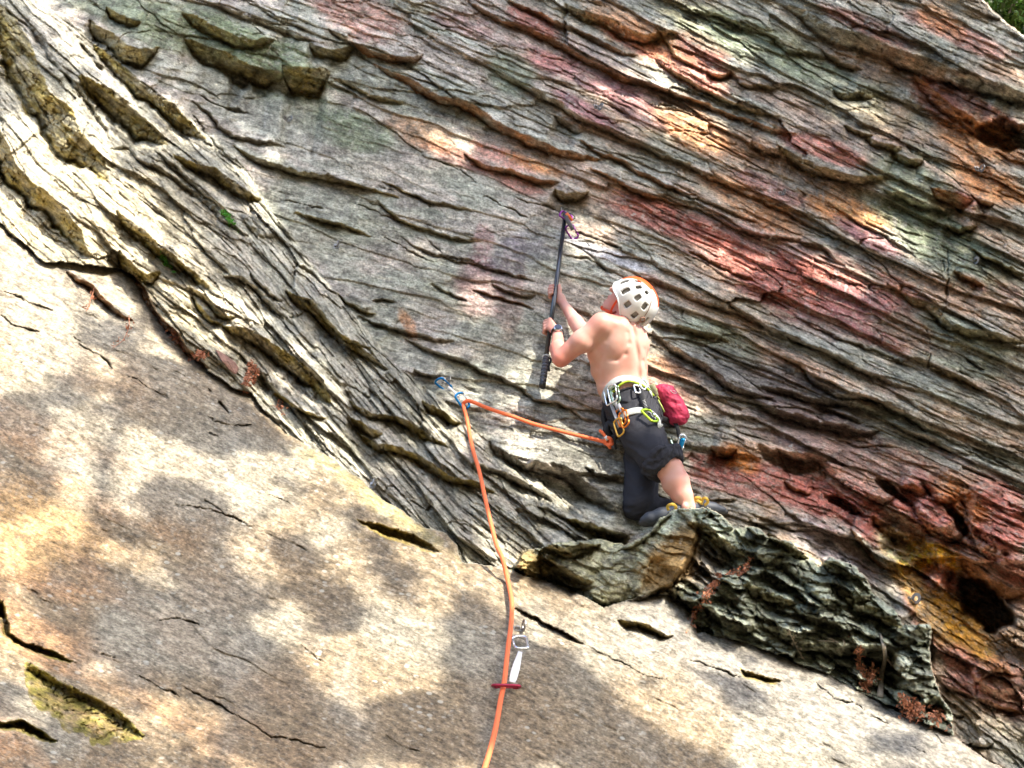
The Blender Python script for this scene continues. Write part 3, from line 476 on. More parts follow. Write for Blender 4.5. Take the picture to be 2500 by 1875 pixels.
# left band: pale grey with yellow, ledge: dark green grey, slab: tan to grey
C = mixc(C, c3(.34, .325, .27), (zone == 1)*.6)
C = mixc(C, c3(.42, .375, .27), (zone == 1)*sst(520, 200, X-.25*Y)*sst(250, 500, Y)*.8)
C = mixc(C, c3(.34, .38, .285), (zone == 3)*(.78+.2*N2))
C = mixc(C, c3(.40, .43, .36), (zone == 3)*sst(.15, .6, fbm(X/40, Y/24, 3, 98))*.7)
C = mixc(C, c3(.30, .29, .19), (zone == 3)*sst(1640, 1500, X)*.75)
C = mixc(C, c3(.38, .30, .25), (zone == 3)*ell(1720, 1380, 50, 60, 60)*.7)
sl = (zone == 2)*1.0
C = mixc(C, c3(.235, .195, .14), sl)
C = mixc(C, c3(.40, .25, .145), sl*sst(900, -100, X+.3*(1500-Y))*sst(-.35, .4, N5)*.75)
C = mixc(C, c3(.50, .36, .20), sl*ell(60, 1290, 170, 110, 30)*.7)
C = mixc(C, c3(.31, .32, .285), sl*sst(-.1, .5, fbm(X/260, Y/200, 3, 99))*.55)
C = mixc(C, c3(.29, .28, .245), sl*sst(.1, .7, fbm(X/140, Y/200, 4, 100))*.6)
C = mixc(C, c3(.25, .25, .235), sl*sst(1350, 1700, X)*sst(250, 60, Y-ysl)*.8)
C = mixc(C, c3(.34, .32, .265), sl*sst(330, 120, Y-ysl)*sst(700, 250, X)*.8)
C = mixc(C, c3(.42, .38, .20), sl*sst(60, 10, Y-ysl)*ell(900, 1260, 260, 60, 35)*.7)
# fine: layer tint, streaks, mottling, lichen
C = C*(1+np.where(zone == 2, .3, 1)*(.22*(FR[0][0]-.5)+.30*(FR[1][0]-.5)+.30*(FR[2][0]-.5))+.20*np.clip(tint, -1, 1)*np.where(zone == 2, .35, 1)+.26*N3+.30*N4)[..., None]
lich = sst(.12, .50, fbm(X/9, Y/7, 3, 101, .7)+.25*N2)
C = mixc(C, c3(.52, .51, .45), lich*np.where(zone == 2, .30, .34))
dk = sst(.12, .5, fbm(T/15, S/5.5, 3, 103, .7))
C = mixc(C, c3(.11, .10, .085), dk*np.where(zone == 2, .5, .62))
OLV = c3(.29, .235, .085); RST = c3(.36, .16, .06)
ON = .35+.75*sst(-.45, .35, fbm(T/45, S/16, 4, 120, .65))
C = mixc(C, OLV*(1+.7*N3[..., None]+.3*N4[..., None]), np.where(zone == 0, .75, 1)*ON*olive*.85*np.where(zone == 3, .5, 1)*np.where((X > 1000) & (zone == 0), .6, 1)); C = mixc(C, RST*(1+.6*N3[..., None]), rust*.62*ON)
C = mixc(C, c3(.27, .17, .07)*(1+.6*N3[..., None]), (zone == 3)*ell(1640, 1370, 110, 60, -50, nz=.15)*(WX < 1712)*.9)
C = mixc(C, c3(.20, .185, .06)*(1+.6*N3[..., None]), olive*(zone == 2)*(Y > 1580)*(X < 500)*sst(-.3, .3, fbm(X/30, Y/16, 4, 140, .65)))
C = mixc(C, c3(.40, .29, .12), ell(1302, 1380, 50, 30, 25)*.8)
# white streaks running down the red face
st = sst(.05, .45, fbm(X/7, Y/45, 4, 110, .7))*sst(-.1, .4, fbm(X/70, Y/40, 2, 111))
C = mixc(C, c3(.5, .46, .45), st*ell(2010, 730, 200, 90, 24)*.75*(zone == 0)); C = mixc(C, c3(.5, .48, .46), st*ell(2080, 530, 260, 70, 24)*.5*(zone == 0))
C = mixc(C, c3(.48, .48, .47), sst(.2, .5, fbm(X/14, Y/60, 4, 115, .7))*ell(850, 420, 420, 160, 15)*.2*(zone == 0))
C = C*np.where(zone == 2, .88, 1.06)[..., None]*np.where((zone == 2)[..., None], c3(1.04, 1.0, .97), 1)
lum = C.mean(-1, keepdims=True); C = lum+(C-lum)*1.12; C = C*c3(1.03, 1.0, .94)
C = np.clip(C, .03, .66)

V3 = CAM + D[..., None]*(F_ + ((X-1250)/FPX)[..., None]*R_ + ((937.5-Y)/FPX)[..., None]*U_)
# carry the bottom down to the ground
last = V3[-1].copy(); rows = []; K = 14
zmin = -.3
for i in range(1, K+1):
    f = i/K; nb = last.copy(); nb[:, 2] = last[:, 2]+(zmin-last[:, 2])*f; nb[:, 1] = last[:, 1] - .9*f*(1-.3*f)+.12*fbm(gx/300, gx*0+i*.7, 3, 60); rows.append(nb)
V3 = np.concatenate([V3, np.stack(rows)], 0)
pad = lambda a: np.concatenate([a, np.repeat(a[-1:], K, 0)], 0)
Cp, Sp, Tp, Zp, Bp, Dp = pad(C), pad(S), pad(T), pad(zone), pad(beyond), pad(D)
kdx = np.arange(V3.shape[0]*NX).reshape(-1, NX)
Q = np.stack([kdx[:-1, :-1], kdx[1:, :-1], kdx[1:, 1:], kdx[:-1, 1:]], -1).reshape(-1, 4)
Df = Dp.ravel(); Zf = Zp.ravel(); Bf = Bp.ravel()
dq = Df[Q]; near = dq.argmin(1); zq = Zf[Q[np.arange(len(Q)), near]]
far_b = np.abs(np.pad(sk_d, ((0, K), (0, 0)), mode='edge').ravel()[Q]).min(1)
keep = ~(Bf[Q].any(1) & (far_b > 3.5))
ROCKMATS = {}
def rock_mat(name, streak, grain, bumpd):
    m, n, b = nodes_mat(name); L = n.links.new
    ac = n.nodes.new('ShaderNodeAttribute'); ac.attribute_name = 'stone'
    at = n.nodes.new('ShaderNodeAttribute'); at.attribute_name = 'bed'
    tc = n.nodes.new('ShaderNodeTexCoord')
    n1 = n.nodes.new('ShaderNodeTexNoise'); n1.inputs['Scale'].default_value = streak; n1.inputs['Detail'].default_value = 6; n1.inputs['Roughness'].default_value = .7
    mp = n.nodes.new('ShaderNodeMapping'); mp.inputs['Scale'].default_value = (1, .28, 1); L(at.outputs['Vector'], mp.inputs[0]); L(mp.outputs[0], n1.inputs['Vector'])
    n2 = n.nodes.new('ShaderNodeTexNoise'); n2.inputs['Scale'].default_value = grain; n2.inputs['Detail'].default_value = 5; n2.inputs['Roughness'].default_value = .75; L(tc.outputs['Object'], n2.inputs['Vector'])
    n3 = n.nodes.new('ShaderNodeTexVoronoi'); n3.inputs['Scale'].default_value = 24; L(tc.outputs['Object'], n3.inputs['Vector'])
    def mr(src, a, b_, c, d):
        q = n.nodes.new('ShaderNodeMapRange'); q.inputs[1].default_value = a; q.inputs[2].default_value = b_; q.inputs[3].default_value = c; q.inputs[4].default_value = d; L(src, q.inputs[0]); return q.outputs[0]
    m1 = n.nodes.new('ShaderNodeMath'); m1.operation = 'MULTIPLY'; L(mr(n1.outputs['Fac'], .3, .7, .34, 1.66), m1.inputs[0]); L(mr(n2.outputs['Fac'], .3, .7, .42, 1.58), m1.inputs[1])
    sc = n.nodes.new('ShaderNodeVectorMath'); sc.operation = 'SCALE'; L(ac.outputs['Color'], sc.inputs[0]); L(m1.outputs[0], sc.inputs['Scale'])
    # pale lichen discs
    lm = n.nodes.new('ShaderNodeMath'); lm.operation = 'MULTIPLY'; L(mr(n3.outputs['Distance'], .30, .20, 0, 1), lm.inputs[0])
    n4 = n.nodes.new('ShaderNodeTexNoise'); n4.inputs['Scale'].default_value = 5; L(tc.outputs['Object'], n4.inputs['Vector']); L(mr(n4.outputs['Fac'], .56, .64, 0, .55), lm.inputs[1])
    mx = n.nodes.new('ShaderNodeMix'); mx.data_type = 'RGBA'; L(lm.outputs[0], mx.inputs[0]); L(sc.outputs[0], mx.inputs[6]); mx.inputs[7].default_value = (.55, .54, .46, 1)
    L(mx.outputs[2], b.inputs['Base Color']); b.inputs['Roughness'].default_value = .88; b.inputs['Specular IOR Level'].default_value = .25
    ad = n.nodes.new('ShaderNodeMath'); ad.operation = 'ADD'; L(n1.outputs['Fac'], ad.inputs[0]); L(n2.outputs['Fac'], ad.inputs[1])
    bp = n.nodes.new('ShaderNodeBump'); bp.inputs['Strength'].default_value = .9; bp.inputs['Distance'].default_value = bumpd; L(ad.outputs[0], bp.inputs['Height']); L(bp.outputs[0], b.inputs['Normal'])
    return m
ROCK = rock_mat('layered_rock', 42, 72, .012)
SLABM = rock_mat('slab_rock', 46, 80, .009)
def region(name, zs, mat, label):
    f = Q[np.isin(zq, zs) & keep]; u, inv = np.unique(f, return_inverse=True)
    me = mesh_from(name, V3.reshape(-1, 3)[u], inv.reshape(-1, 4))
    a = me.attributes.new('stone', 'FLOAT_COLOR', 'POINT'); a.data.foreach_set('color', np.concatenate([Cp.reshape(-1, 3)[u], np.ones((len(u), 1))], 1).astype(np.float32).ravel())
    bd = np.stack([Sp.ravel()[u]*.002, Tp.ravel()[u]*.002, u*0], 1).astype(np.float32)
    a = me.attributes.new('bed', 'FLOAT_VECTOR', 'POINT'); a.data.foreach_set('vector', bd.ravel())
    return tag(link(name, me, mat), label, kind='structure')
region('cliff_face', [0, 1], ROCK, 'tall face of layered grey and red rock behind the climber')
region('rock_slab', [2], SLABM, 'smooth tan rock slab lit by dappled sun in the lower left')
region('rock_ledge', [3], ROCK, 'broken green grey ledge under the climber')
def depth_at(x, y):
    i = np.clip(np.searchsorted(gy, y), 1, NY-1); j = np.clip(np.searchsorted(gx, x), 1, NX-1)
    return float(D[i, j])
def surf(x, y, off=0.0): return P(x, y, depth_at(x, y)-off)
# ground at the foot of the cliff
def ground_mesh():
    g = np.linspace(-1, 1, 121); g = np.sign(g)*np.abs(g)**2.6*900
    gxx, gyy = np.meshgrid(g, g); z = .12*fbm(gxx/3, gyy/3, 4, 5)*sst(900, 0, np.abs(gxx))-.05
    v = np.stack([gxx, gyy, z], -1).reshape(-1, 3); k = np.arange(121*121).reshape(121, 121)
    return mesh_from('ground', v, np.stack([k[:-1, :-1], k[:-1, 1:], k[1:, 1:], k[1:, :-1]], -1).reshape(-1, 4))
tag(link('ground', ground_mesh(), simple_mat('forest_floor', (.22, .165, .095), .95, bump=.6, scale=3, var=.5)), 'brown forest floor at the foot of the cliff', kind='structure')
# ---------------------------------------------------------------- trees: the ones that shade the cliff stand behind the camera, one more at the top corner
def leaf_mat(name, col, tr=.35):
    m, n, b = nodes_mat(name); L = n.links.new
    b.inputs['Roughness'].default_value = .5; b.inputs['Specular IOR Level'].default_value = .4
    g = n.nodes.new('ShaderNodeNewGeometry'); rmp = n.nodes.new('ShaderNodeHueSaturation'); rmp.inputs['Color'].default_value = (*col, 1)
    mr = n.nodes.new('ShaderNodeMapRange'); mr.inputs[3].default_value = .6; mr.inputs[4].default_value = 1.7; L(g.outputs['Random Per Island'], mr.inputs[0]); L(mr.outputs[0], rmp.inputs['Value'])
    mh = n.nodes.new('ShaderNodeMapRange'); mh.inputs[3].default_value = .47; mh.inputs[4].default_value = .52; L(g.outputs['Random Per Island'], mh.inputs[0]); L(mh.outputs[0], rmp.inputs['Hue'])
    L(rmp.outputs[0], b.inputs['Base Color'])
    t = n.nodes.new('ShaderNodeBsdfTranslucent'); L(rmp.outputs[0], t.inputs['Color']); mx = n.nodes.new('ShaderNodeMixShader'); mx.inputs[0].default_value = tr
    o = n.nodes['Material Output']; L(b.outputs[0], mx.inputs[1]); L(t.outputs[0], mx.inputs[2]); L(mx.outputs[0], o.inputs[0])
    return m
def leaves_mesh(name, cen, size, rg, up=None):
    n = len(cen); a = rg.normal(size=(n, 3)); 
    if up is not None: a = a*.7+up
    a /= np.linalg.norm(a, axis=1)[:, None]; b = rg.normal(size=(n, 3)); b -= (a*b).sum(1)[:, None]*a; b /= np.linalg.norm(b, axis=1)[:, None]; c = np.cross(a, b)
    s = size*rg.uniform(.6, 1.3, n)[:, None]
    v = np.stack([cen-b*s, cen-c*s*.42+a*s*.1, cen+b*s, cen+c*s*.42+a*s*.1], 1).reshape(-1, 3)
    return mesh_from(name, v, np.arange(4*n).reshape(n, 4), smooth=False)
def tube_mesh(name, paths, seg=8, bmin=None):
    """paths: list of (points, radii)"""
    bm = bmin or bmesh.new()
    for pts, rad in paths:
        pts = [Vector(p) for p in pts]; n = len(pts)
        rad = [rad]*n if not hasattr(rad, '__len__') else rad
        t = (pts[1]-pts[0]).normalized(); nrm = t.orthogonal().normalized(); rings = []
        for i in range(n):
            tt = (pts[min(i+1, n-1)]-pts[max(i-1, 0)])
            if tt.length > 1e-9: tt.normalize(); q = t.rotation_difference(tt); nrm = q @ nrm; t = tt
            bn = t.cross(nrm)
            rings.append([bm.verts.new(pts[i]+(nrm*math.cos(2*math.pi*k/seg)+bn*math.sin(2*math.pi*k/seg))*rad[i]) for k in range(seg)])
        for a, b in zip(rings, rings[1:]):
            for k in range(seg): bm.faces.new((a[k], a[(k+1) % seg], b[(k+1) % seg], b[k]))
        bm.faces.new(rings[0][::-1]); bm.faces.new(rings[-1])
    for f in bm.faces: f.smooth = True
    if bmin: return None
    me = bpy.data.meshes.new(name); bmesh.ops.recalc_face_normals(bm, faces=bm.faces); bm.to_mesh(me); bm.free(); return me
LEAF = leaf_mat('green_leaf', (.07, .12, .028)); BARK = simple_mat('bark', (.11, .085, .06), .9, bump=.8, scale=18, var=.35)
# how much of the cliff sees the sun: patches (photo units) that stay clear of leaves, and darker patches on the slab
k13 = 1.1302
LIT = [(150,590,190,110,25,1),(90,380,110,130,35,1),(220,170,190,26,52,1),(420,300,110,22,50,.7),(520,400,100,22,45,.8),(470,680,150,60,30,1),(640,790,140,50,40,.8),(300,470,120,50,40,.9),
       (300,1000,420,70,18,1),(640,960,200,80,30,.9),(120,1130,150,90,20,1),(800,1200,260,110,25,1),(960,1330,170,110,30,.95),(700,1420,120,60,30,.6),(520,1180,180,50,25,.9),(60,1330,90,60,0,.7),
       (450,1600,110,40,20,.7),(800,1600,120,50,20,.4),(1050,1200,120,60,30,.9),(1250,1380,140,40,30,.8),(1550,1520,150,45,25,1),(1680,1600,150,40,25,.9),(1400,1420,120,30,20,.7),(1850,1600,120,50,30,.5),(250,1450,60,25,20,.5),
       (970,315,48,26,25,.9),(1180,380,60,14,20,.6),(1270,510,50,36,30,.8),(1540,85,90,40,35,.7),(1400,230,95,45,25,.9),(1480,160,80,26,30,.9),(1700,335,70,18,20,.95),(1530,280,40,36,30,.9),(2150,210,70,45,25,.8),(2000,150,60,30,20,.5),
       (1920,520,75,38,25,.9),(1800,600,70,36,25,.75),(1480,860,45,30,30,1),(1030,640,46,40,30,.7),(940,560,70,60,0,.45),(1240,900,120,150,20,.95),(1350,770,70,90,0,.8),(1560,560,60,26,30,.7),(2160,1460,70,30,20,.9),(2080,170,40,60,0,.5),
       (1320,1280,70,40,20,.5),(1640,700,60,30,20,.4),(2000,640,60,30,20,.4),(860,780,60,20,25,.35),(760,300,60,60,0,.35),(1740,1180,70,25,30,.6),(1950,420,60,18,20,.6),(1100,250,60,25,30,.35),(1350,50,60,30,30,.5),(1700,1330,130,40,25,.8),(1560,1180,60,25,30,.8),(1960,1240,80,50,30,.55),(2130,1290,60,40,20,.5),(1880,1130,60,25,25,.4),(2100,1560,70,20,25,.6),(1860,1440,70,30,30,.6),(1480,1240,50,30,0,.6),(1590,1160,40,14,25,.7),(1850,250,70,40,30,.5),(2100,500,60,30,25,.5),(1640,560,60,30,25,.5),(560,330,60,30,25,.5),(850,420,70,40,20,.4),(700,120,60,30,20,.4),(1620,430,80,20,25,.4),
       (1960,900,60,18,25,.4),(1800,960,50,15,25,.3),(1500,1180,60,30,20,.5),(1250,640,60,50,0,.4),(650,560,50,40,0,.3),(1040,830,120,60,30,.5),(950,930,90,40,30,.6),(1420,1000,60,80,0,.6),(1900,700,50,25,20,.45),(2080,400,50,20,20,.4)]
DARK = [(410,870,120,60,25,.9),(560,940,70,30,25,.5),(30,920,55,50,0,.8),(400,1095,80,45,20,.75),(270,1140,60,22,15,.5),(360,1380,210,75,22,.95),(540,1500,130,50,25,.95),(220,1280,90,40,10,.8),(680,1560,110,40,25,.7),
        (1060,1480,60,160,-15,.8),(1180,1480,100,60,20,.95),(1300,1600,130,55,20,.9),(120,1630,160,40,0,.6),(850,1230,90,40,60,.35),(700,1300,60,40,30,.3),(250,720,70,40,20,.3),(1500,1650,100,30,20,.6),(760,1120,60,25,25,.3),(40,1050,60,60,0,.5),(480,1270,90,26,25,.6),(150,1200,60,25,20,.5),(950,1130,70,40,40,.5),(640,1200,60,30,30,.4),(1600,1500,60,25,20,.4),(900,1560,90,60,10,.4),(430,1180,70,26,25,.5),(600,1620,120,30,10,.5)]
def lightmap(x, y):
    sl_ = y > line(SLAB, x); lf_ = (y > line(RIDGE, x)) & ~sl_ & (x < 1250); lit = np.where(sl_, .80+.5*fbm(x/170, y/80, 3, 200), np.where(lf_, .28+.6*fbm(x/120, y/55, 3, 202), .07+.60*np.clip(fbm(x/110, y/50, 3, 201), 0, 1)))
    x = x/k13; y = y/k13
    def e(q):
        cx, cy, rx, ry, an, st = q; a = math.radians(an); dx = x-cx; dy = y-cy
        return np.clip(1.6-np.hypot((dx*math.cos(a)+dy*math.sin(a))/rx, (-dx*math.sin(a)+dy*math.cos(a))/ry), 0, 1)*st
    for q in LIT:
        q = (q[0], q[1], q[2]*1.3, q[3]*1.4, q[4], min(1, q[5]*1.15)) if q[1] < .62*q[0]+380 else q
        lit = np.maximum(lit, e(q))
    for q in DARK: lit = lit*(1-np.minimum(1, 1.7*e(q)))
    return np.clip(lit, 0, 1)
NL = 170000
tx = rng.uniform(-500, 3000, NL); ty = rng.uniform(-500, 2400, NL)
lm = lightmap(tx, ty)
acc = rng.random(NL) > np.clip(lm*2.0-.25, .02, 1.0)
tx, ty = tx[acc], ty[acc]
ii = np.clip(np.searchsorted(gy, ty), 0, NY-1); jj = np.clip(np.searchsorted(gx, tx), 0, NX-1)
tgt = CAM + D[ii, jj][:, None]*(F_ + ((tx-1250)/FPX)[:, None]*R_ + ((937.5-ty)/FPX)[:, None]*U_)
hgt = rng.uniform(6.5, 10.0, len(tx))
lc = tgt + SUN*hgt[:, None]
which = (lc[:, 0] + .8*np.sin(lc[:, 2]*1.3) > 4.6).astype(int)
spots = [((3.2, -3.4), 'tall broadleaf tree behind the camera that shades the slab'), ((7.6, -2.6), 'broadleaf tree behind the camera to the right that dapples the wall')]
for wi, ((bx, by), lab) in enumerate(spots):
    sel = lc[which == wi]
    root = empty('broadleaf_tree', (bx, by, 0), lab, 'tree')
    cr = link('crown', leaves_mesh('crown', sel, .075, rng, up=SUN*.9), LEAF, root); tag(cr, kind='stuff')
    top = sel.mean(0)+np.array([0, -.6, 1.2]); paths = []
    b0 = np.array([bx, by, -.2]); m1 = b0*.45+top*.55+np.array([.2, -.9, 0])
    tr = catmull([b0, b0+(0, -.1, 2.5), m1, top], 8)
    paths.append((tr, list(np.linspace(.16, .012, len(tr)))))
    for q in range(16):
        s0 = tr[int(len(tr)*rng.uniform(.55, .95))]; e0 = sel[rng.integers(len(sel))]
        mid = (s0+e0)/2+np.array([0, 0, .5]); br = catmull([s0, mid, e0], 6); paths.append((br, list(np.linspace(.018, .005, len(br)))))
    link('trunk', tube_mesh('trunk', paths), BARK, root)
# tree at the top right corner, beyond the edge of the cliff
def far_tree(x, y, d, rad, lab, n, seed):
    rg = np.random.default_rng(seed); c = P(x, y, d); base = P(2560, 125, 10.6)
    root = empty('leafy_tree', base, lab, 'tree')
    cl = rg.normal(size=(70, 3))*rad*.55; pts = (cl[rg.integers(70, size=n)]+rg.normal(size=(n, 3))*rad*.11)+c
    cr = link('crown', leaves_mesh('crown', pts, .045, rg), leaf_mat('bright_leaf', (.06, .12, .016), .4), root); tag(cr, kind='stuff')
    tr = catmull([base-np.array([0, 0, .6]), base*.6+c*.4, c+np.array([0, 0, rad*.6])], 6); ps = [(tr, list(np.linspace(.13, .03, len(tr))))]
    for q in range(10):
        e0 = pts[rg.integers(n)]; s0 = tr[rg.integers(5, len(tr))]; ps.append(([s0, (s0+e0)/2+np.array([0, 0, .1]), e0], [.035, .02, .008]))
    link('trunk', tube_mesh('trunk', ps), BARK, root)
far_tree(2560, -40, 10.9, 1.0, 'green leafy tree beyond the top right edge of the cliff', 9000, 3)
far_tree(2440, -120, 13.5, 1.7, 'darker leafy tree further back behind the top right corner', 12000, 4)
far_tree(2700, 60, 14.5, 1.6, 'leafy tree behind the others at the right edge above the cliff', 12000, 5)

# the wood behind the camera: low sky light is screened by these
def wood():
    rg = np.random.default_rng(11); first = None
    for i in range(11):
        a = math.radians(-175+i*17+rg.uniform(-4, 4)); rr = rg.uniform(16, 22); x, y = rr*math.cos(a), rr*math.sin(a)-1
        if first is None:
            root = empty('forest_tree', (x, y, 0), 'broadleaf tree of the wood, out of frame behind the camera', 'tree', 'trees of the wood behind the camera')
            cl = np.clip(rg.normal(size=(60, 3)), -2, 2)*np.array([2.0, 2.0, 2.6]); pts = cl[rg.integers(60, size=5200)]+rg.normal(size=(5200, 3))*.7+np.array([x, y, 6.2])
            cr = link('crown', leaves_mesh('crown', pts, .26, rg), LEAF, root); tag(cr, kind='stuff')
            b0 = np.array([x, y, -.2]); tr = catmull([b0, b0+(.2, 0, 3), b0+(0, .2, 6.5), b0+(.1, 0, 10)], 5)
            ps = [(tr, list(np.linspace(.26, .05, len(tr))))]
            for q in range(9):
                e0 = pts[rg.integers(len(pts))]; s0 = tr[rg.integers(5, len(tr))]; ps.append(([s0, (s0+e0)/2+np.array([0, 0, .3]), e0], [.07, .05, .02]))
            tk = link('trunk', tube_mesh('trunk', ps), BARK, root); first = (root, cr, tk); base = Vector((x, y, 0))
        else:
            r2 = first[0].copy(); COL.objects.link(r2); r2.location = (x, y, 0); r2.rotation_euler = (0, 0, 0); sc_ = float(rg.uniform(.85, 1.25)); r2.scale = (sc_,)*3
            for ch in first[1:]:
                c = ch.copy(); COL.objects.link(c); c.parent = r2; c.matrix_parent_inverse = Matrix.Translation(-first[0].location)
wood()
# ---------------------------------------------------------------- the climber
import openvdb
from mathutils.bvhtree import BVHTree
def pl(x, y, d): return np.array([(x-1250)/FPX*d, (937.5-y)/FPX*d, -d])
def l2w(v):
    v = np.asarray(v); return CAM + v[..., 0:1]*R_ + v[..., 1:2]*U_ - v[..., 2:3]*F_
class Field:
    """smooth solid grown from tapered limbs and ellipsoids; camera-aligned metres"""
    def __init__(s, lo, hi, vox):
        s.v = vox; s.lo = np.array(lo); s.n = np.ceil((np.array(hi)-s.lo)/vox).astype(int)
        s.a = np.full(s.n, .3, np.float32); s.ax = [s.lo[i]+vox*np.arange(s.n[i]) for i in range(3)]
    def win(s, lo, hi):
        i0 = np.clip(((lo-s.lo)/s.v).astype(int), 0, s.n); i1 = np.clip(((hi-s.lo)/s.v).astype(int)+2, 0, s.n)
        sl = tuple(slice(a, b) for a, b in zip(i0, i1)); return sl, [s.ax[i][sl[i]].reshape([-1 if j == i else 1 for j in range(3)]) for i in range(3)]
    def merge(s, sl, d, k):
        A = s.a[sl]; h = np.clip(.5+.5*(A-d)/k, 0, 1); s.a[sl] = A*(1-h)+d*h-k*h*(1-h)
    def cone(s, a, b, ra, rb, k=.02):
        a = np.array(a); b = np.array(b); m = max(ra, rb)+k*2+.02
        sl, (x, y, z) = s.win(np.minimum(a, b)-m, np.maximum(a, b)+m)
        d = b-a; L2 = (d**2).sum()+1e-12; t = np.clip(((x-a[0])*d[0]+(y-a[1])*d[1]+(z-a[2])*d[2])/L2, 0, 1)
        q = np.sqrt((x-a[0]-t*d[0])**2+(y-a[1]-t*d[1])**2+(z-a[2]-t*d[2])**2)-(ra+(rb-ra)*t)
        s.merge(sl, q.astype(np.float32), k)
    def ell(s, c, r, axes=None, k=.03):
        c = np.array(c); r = np.array(r); m = r.max()+k*2+.02
        sl, (x, y, z) = s.win(c-m, c+m); E = np.eye(3) if axes is None else np.array(axes)
        x = x-c[0]; y = y-c[1]; z = z-c[2]
        q = np.sqrt(sum(((x*E[i][0]+y*E[i][1]+z*E[i][2])/r[i])**2 for i in range(3)))
        q2 = np.sqrt(sum(((x*E[i][0]+y*E[i][1]+z*E[i][2])/r[i]**2)**2 for i in range(3)))+1e-6
        s.merge(sl, (q*(q-1)/q2).astype(np.float32), k)
    def mesh(s, name, iso=0.0):
        bg = s.v*4; g = openvdb.FloatGrid(bg); g.copyFromArray(np.clip(s.a, -bg, bg).astype(np.float32), tolerance=1e-7)
        g.transform = openvdb.createLinearTransform(voxelSize=s.v)
        pts, quads = g.convertToQuads(iso)
        pts = pts+s.lo
        me = mesh_from(name, l2w(pts), quads[:, ::-1]); return me, pts
def px(r, d): return r*d/FPX
# ---- pole line, used by the hands
PT = pl(1380, 528, 7.72); PB = pl(1324, 942, 6.98)
pa = (PT-PB)/np.linalg.norm(PT-PB)
pc = np.array([0, 0, 1.0]); pc = pc-pa*(pc@pa); pc /= np.linalg.norm(pc); pb = np.cross(pa, pc); pb = pb if pb[0] > 0 else -pb
def pole_at(y):
    t = (y-942)/(528-942)
    for _ in range(3):
        q = PB+(PT-PB)*t; yy = 937.5-q[1]/(-q[2])*FPX; t += (yy-y)/414
    return PB+(PT-PB)*t
def hf(o, s_, b_, c_): return o+pa*s_+pb*b_+pc*c_
B = Field(pl(1255, 1330, 6.9)*[1, 1, 1]-[0, .02, .95], [.9, .70, -6.2], .0045)
B.lo[2] = -7.75; B.__init__([-.02+0.0, -.86, -7.72], [1.05, .62, -6.30], .0048)
# torso
DT = 6.95
for cx, cy, d, hw, hh, dz in ((1500, 802, 6.93, 54, 34, .095), (1508, 830, 6.95, 66, 46, .112), (1508, 862, 6.95, 70, 50, .118), (1511, 900, 6.95, 70, 50, .112), (1521, 945, 6.93, 64, 44, .105), (1534, 985, 6.91, 60, 46, .115)):
    B.ell(pl(cx, cy, d), (px(hw, d), px(hh, d), dz), k=.035)
B.ell(pl(1470, 793, 6.88), (.062, .060, .060), k=.03)                       # left shoulder
B.ell(pl(1506, 838, 6.865), (.052, .060, .035), k=.03)                        # left shoulder blade
B.ell(pl(1563, 842, 6.99), (.046, .062, .075), k=.03)                         # right shoulder blade
B.ell(pl(1452, 850, 6.93), (.036, .07, .05), k=.03)
B.cone(pl(1544, 806, 6.93), pl(1528, 775, 6.95), .046, .050, .03)               # trapezius and neck
B.cone(pl(1520, 800, 6.95), pl(1530, 758, 6.97), .062, .056, .03)
B.cone(pl(1467, 797, 6.88), pl(1420, 832, 6.88), .054, .053, .025)
B.cone(pl(1420, 832, 6.88), pl(1372, 873, 6.90), .052, .042, .015)
B.ell(pl(1420, 838, 6.875), (.055, .045, .05), k=.02)
B.cone(pl(1368, 876, 6.90), pl(1362, 852, 6.98), .041, .041, .015)             # elbow and forearm
B.cone(pl(1362, 852, 6.98), pl(1361, 818, 7.12), .038, .027, .012)
LW = pl(1360, 813, 7.13)
B.cone(pl(1550, 815, 7.02), pl(1490, 815, 7.12), .055, .048, .03)              # right arm, beyond the chest
B.cone(pl(1490, 815, 7.12), pl(1424, 812, 7.16), .046, .040, .02)
B.cone(pl(1424, 812, 7.16), pl(1405, 785, 7.22), .042, .038, .02)
B.cone(pl(1405, 785, 7.22), pl(1378, 745, 7.33), .036, .023, .01)
RW = pl(1375, 738, 7.345)
# head
hu = np.array([.70, .52, .46]); hu /= np.linalg.norm(hu); hfv = np.array([-.58, .76, -.10]); hfv -= hu*(hfv@hu); hfv /= np.linalg.norm(hfv); hl = np.cross(hu, hfv); hl = hl if hl[2] > 0 else -hl
HC = pl(1536, 744, 6.97)
def hp(f, l, u): return HC+hfv*f+hl*l+hu*u
B.ell(hp(0, 0, .02), (.098, .076, .105), [hfv, hl, hu], k=.02)
B.ell(hp(.03, 0, -.05), (.062, .058, .066), [hfv, hl, hu], k=.03)
B.ell(hp(.062, 0, -.092), (.026, .030, .022), [hfv, hl, hu], k=.02)            # chin
B.cone(hp(.092, 0, .005), hp(.112, 0, -.028), .010, .014, .01)                # nose
B.cone(hp(.085, -.03, .02), hp(.085, .03, .02), .012, .012, .015)             # brow
B.ell(hp(.088, 0, -.06), (.012, .024, .007), [hfv, hl, hu], k=.008)           # mouth
for sgn in (1, -1):
    B.ell(hp(-.005, .078*sgn, -.012), (.018, .008, .030), [hfv, hl, hu], k=.006)  # ear
    B.ell(hp(-.001, .082*sgn, .002), (.020, .006, .018), [hfv, hl, hu], k=.004)
    B.cone(hp(-.02, .05*sgn, -.05), hp(.05, .03*sgn, -.09), .024, .022, .02)
